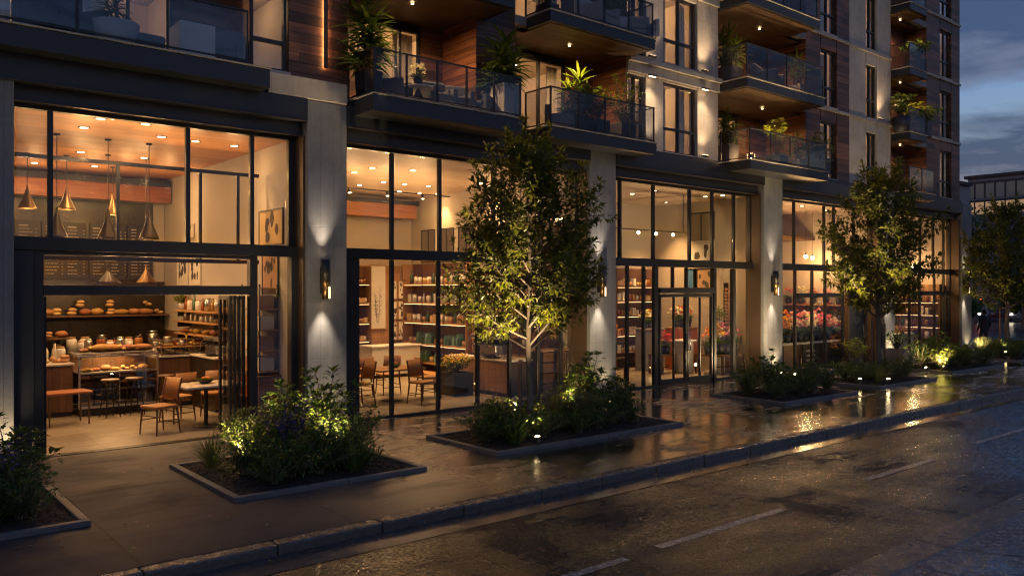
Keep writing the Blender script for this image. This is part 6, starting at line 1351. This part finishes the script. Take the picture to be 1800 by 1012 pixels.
# ------------------------------------------------------------------ the walking person
def person(label, loc, rz, s=1):
    t = thing('person', label, 'person', loc, rz); t.scale = (s, s, s)
    V = {}; vs = []; es = []; rd = []
    def j(n, p, r_, par=None): V[n] = len(vs); vs.append(p); rd.append(r_); (es.append((V[par], V[n])) if par else None)
    j('pel', (0,0,.95), (.155,.12)); j('wai', (0,.01,1.10), (.14,.105), 'pel'); j('che', (0,.0,1.30), (.165,.115), 'wai'); j('shl', (0,.0,1.43), (.13,.10), 'che'); j('nek', (0,-.01,1.52), (.055,.058), 'shl')
    for sx, k in ((-1,'l'),(1,'r')):
        st = .12*sx
        j('hip'+k, (.09*sx,0,.90), (.095,.10), 'pel'); j('kne'+k, (.095*sx,-.05-st*.6,.50), (.062,.065), 'hip'+k); j('ank'+k, (.10*sx,.03-st*.9,.09), (.04,.043), 'kne'+k); j('toe'+k, (.11*sx,-.13-st*.9,.035), (.038,.03), 'ank'+k)
        j('sho'+k, (.20*sx,0,1.42), (.062,.062), 'shl'); j('elb'+k, (.265*sx,.04,1.14), (.045,.045), 'sho'+k); j('wri'+k, (.255*sx,-.07,.92), (.03,.032), 'elb'+k); j('han'+k, (.25*sx,-.10,.83), (.034,.022), 'wri'+k)
    me = bpy.data.meshes.new('body'); me.from_pydata(vs, es, []); o = bpy.data.objects.new('body', me); COL.objects.link(o); o.parent = t
    m = o.modifiers.new('skin', 'SKIN'); m.use_smooth_shade = True
    for i, r_ in enumerate(rd): me.skin_vertices[0].data[i].radius = r_
    me.skin_vertices[0].data[0].use_root = True; o.modifiers.new('sub', 'SUBSURF').levels = 2; o.modifiers['sub'].render_levels = 2
    skin = M('skin', (.35,.20,.13), .6); me.materials.append(M('dark_trousers', (.03,.03,.035), .85, 0, .2, 10, .3))
    mb = MB(); mb.lathe([(.15,.0),(.175,.02),(.172,.12),(.165,.2),(.19,.36),(.20,.46),(.165,.545),(.08,.585),(.068,.61),(.060,.60),(.06,.56)], (0,.0,.92), 20); c = mb.build('sweater', M('dark_sweater', (.035,.033,.035), .9, 0, .2, 14, .4), t)
    c.scale = (1, .76, 1)
    for sx in (-1, 1): MB().tube([(.165*sx,0,1.45),(.215*sx,0,1.40),(.245*sx,.03,1.26),(.27*sx,.04,1.14),(.262*sx,-.03,1.02),(.256*sx,-.075,.92)], [.05,.072,.062,.056,.048,.042], 12).build('sleeve', c.data.materials[0], t)
    for sx in (-1, 1):
        h = MB(); h.ball((.25*sx,-.09,.875), (.024,.04,.05), 10, 8)
        for q, L in ((-.03,.07),(-.01,.082),(.01,.08),(.03,.066)): h.tube([(.25*sx,-.095+q,.845),(.247*sx,-.105+q,.845-L*.6),(.243*sx,-.10+q,.845-L)], [.0095,.009,.007], 7)
        h.tube([(.25*sx,-.125,.89),(.245*sx,-.15,.86),(.24*sx,-.155,.835)], [.011,.010,.008], 7); h.build('hand', skin, t)
        MB().ball((.108*sx,-.06-.108*sx,.045), (.048,.13,.048), 12, 8).build('shoe', MT['black'], t)
    hd = MB(); hd.ball((0,-.02,1.655), (.076,.096,.118), 18, 14); hd.ball((0,-.035,1.60), (.058,.075,.07), 14, 10); hd.ball((0,-.118,1.645), (.014,.02,.024), 8, 6); hd.tube([(0,0,1.48),(0,-.01,1.58)], [.058,.055], 12)
    for sx in (-1, 1): hd.ball((.078*sx,-.01,1.65), (.012,.022,.034), 8, 6); hd.ball((.03*sx,-.108,1.668), (.014,.01,.009), 8, 6)
    hd.ball((0,-.108,1.60), (.026,.01,.008), 8, 6); hd.build('head', skin, t)
    hr = MB(); hr.ball((0,.0,1.69), (.085,.10,.098), 16, 10, .04, R); hr.ball((0,.035,1.655), (.08,.075,.09), 14, 8, .04, R); hr.build('hair', M('dark_hair', (.014,.011,.009), .6, 0, .3, 40, .5), t)
px_, py_ = gnd(1730, 616.5)
person('person in a dark sweater and dark trousers walking away on the far pavement', (px_, py_, 0), math.radians(155), 1.02)
# ================================================================== sky, sun, camera
w = bpy.data.worlds.new('World'); sc.world = w; w.use_nodes = True; nt = w.node_tree; nt.nodes.clear(); g = N(nt)
out = nt.nodes.new('ShaderNodeOutputWorld'); bg = nt.nodes.new('ShaderNodeBackground'); g.con(bg.outputs[0], out.inputs[0])
sk = nt.nodes.new('ShaderNodeTexSky'); sk.sky_type = 'NISHITA'; sk.sun_disc = False; sk.sun_elevation = math.radians(SUN_E); sk.sun_rotation = math.radians(SUN_R); sk.air_density = 1.3; sk.ozone_density = 3.0; sk.dust_density = .6
tc = nt.nodes.new('ShaderNodeTexCoord'); sp = nt.nodes.new('ShaderNodeSeparateXYZ'); g.con(tc.outputs['Generated'], sp.inputs[0])
zz = g.math('ADD', g.math('MAXIMUM', sp.outputs['Z'], 0), .10); cb = nt.nodes.new('ShaderNodeCombineXYZ'); g.con(g.math('DIVIDE', sp.outputs['X'], zz), cb.inputs[0]); g.con(g.math('DIVIDE', sp.outputs['Y'], zz), cb.inputs[1])
mp = nt.nodes.new('ShaderNodeMapping'); mp.inputs['Location'].default_value = CLOUD_LOC; g.con(cb.outputs[0], mp.inputs[0])
n1 = g.noise(mp.outputs[0], .85, 9, .58, .35); n2 = g.noise(mp.outputs[0], .9, 9, .6, .4)
sh = nt.nodes.new('ShaderNodeMapping'); sh.inputs['Location'].default_value = tuple(a+b_ for a, b_ in zip(CLOUD_LOC, (.10, .06, 0))); g.con(cb.outputs[0], sh.inputs[0]); n3 = g.noise(sh.outputs[0], .85, 9, .58, .35)
mask = g.ramp(n1, (.39, 0.0), (.51, 1.0)); edge = g.ramp(g.math('SUBTRACT', n1, n3), (.0, 0.0), (.10, 1.0))
hs = nt.nodes.new('ShaderNodeHueSaturation'); g.con(sk.outputs[0], hs.inputs['Color']); hs.inputs['Value'].default_value = SKY_V; hs.inputs['Saturation'].default_value = SKY_S
base = g.mix(1.0, hs.outputs[0], SKY_TINT, 'MULTIPLY')
cloud = g.mix(edge, CLOUD_DARK, CLOUD_LIT); fin = g.mix(g.math('MULTIPLY', mask, .85), base, cloud)
g.con(fin, bg.inputs[0]); bg.inputs[1].default_value = SKY_K
sd = bpy.data.lights.new('sun', 'SUN'); sd.energy = .03; sd.angle = math.radians(20); sd.color = (1, .86, .74); so = bpy.data.objects.new('sun', sd); COL.objects.link(so)
so.rotation_euler = Vector((.55, .75, -.30)).to_track_quat('-Z', 'Y').to_euler()
for p in PROTOS:
    for ch in list(p.children_recursive): bpy.data.objects.remove(ch)
    bpy.data.objects.remove(p)
cd = bpy.data.cameras.new('camera'); cam = bpy.data.objects.new('camera', cd); COL.objects.link(cam); sc.camera = cam
cam.location = (0, 0, CH); cd.sensor_width = 36; cd.lens = CF/1800*36; cd.shift_y = 2/1800; cd.clip_end = 4000; cd.clip_start = .05
cam.rotation_euler = Vector((CA, CB, 0)).to_track_quat('-Z', 'Y').to_euler()
vs_ = sc.view_settings; vs_.view_transform = 'Standard'; vs_.look = 'None'; vs_.exposure = EXPO; vs_.gamma = 1; vs_.use_curve_mapping = False
cy = sc.cycles; cy.max_bounces = 8; cy.diffuse_bounces = 4; cy.glossy_bounces = 4; cy.transmission_bounces = 4; cy.transparent_max_bounces = 32; cy.sample_clamp_indirect = 3.0; cy.sample_clamp_direct = 0; cy.caustics_reflective = False; cy.caustics_refractive = False; cy.blur_glossy = .3; cy.filter_width = 1.15; cy.use_denoising = True
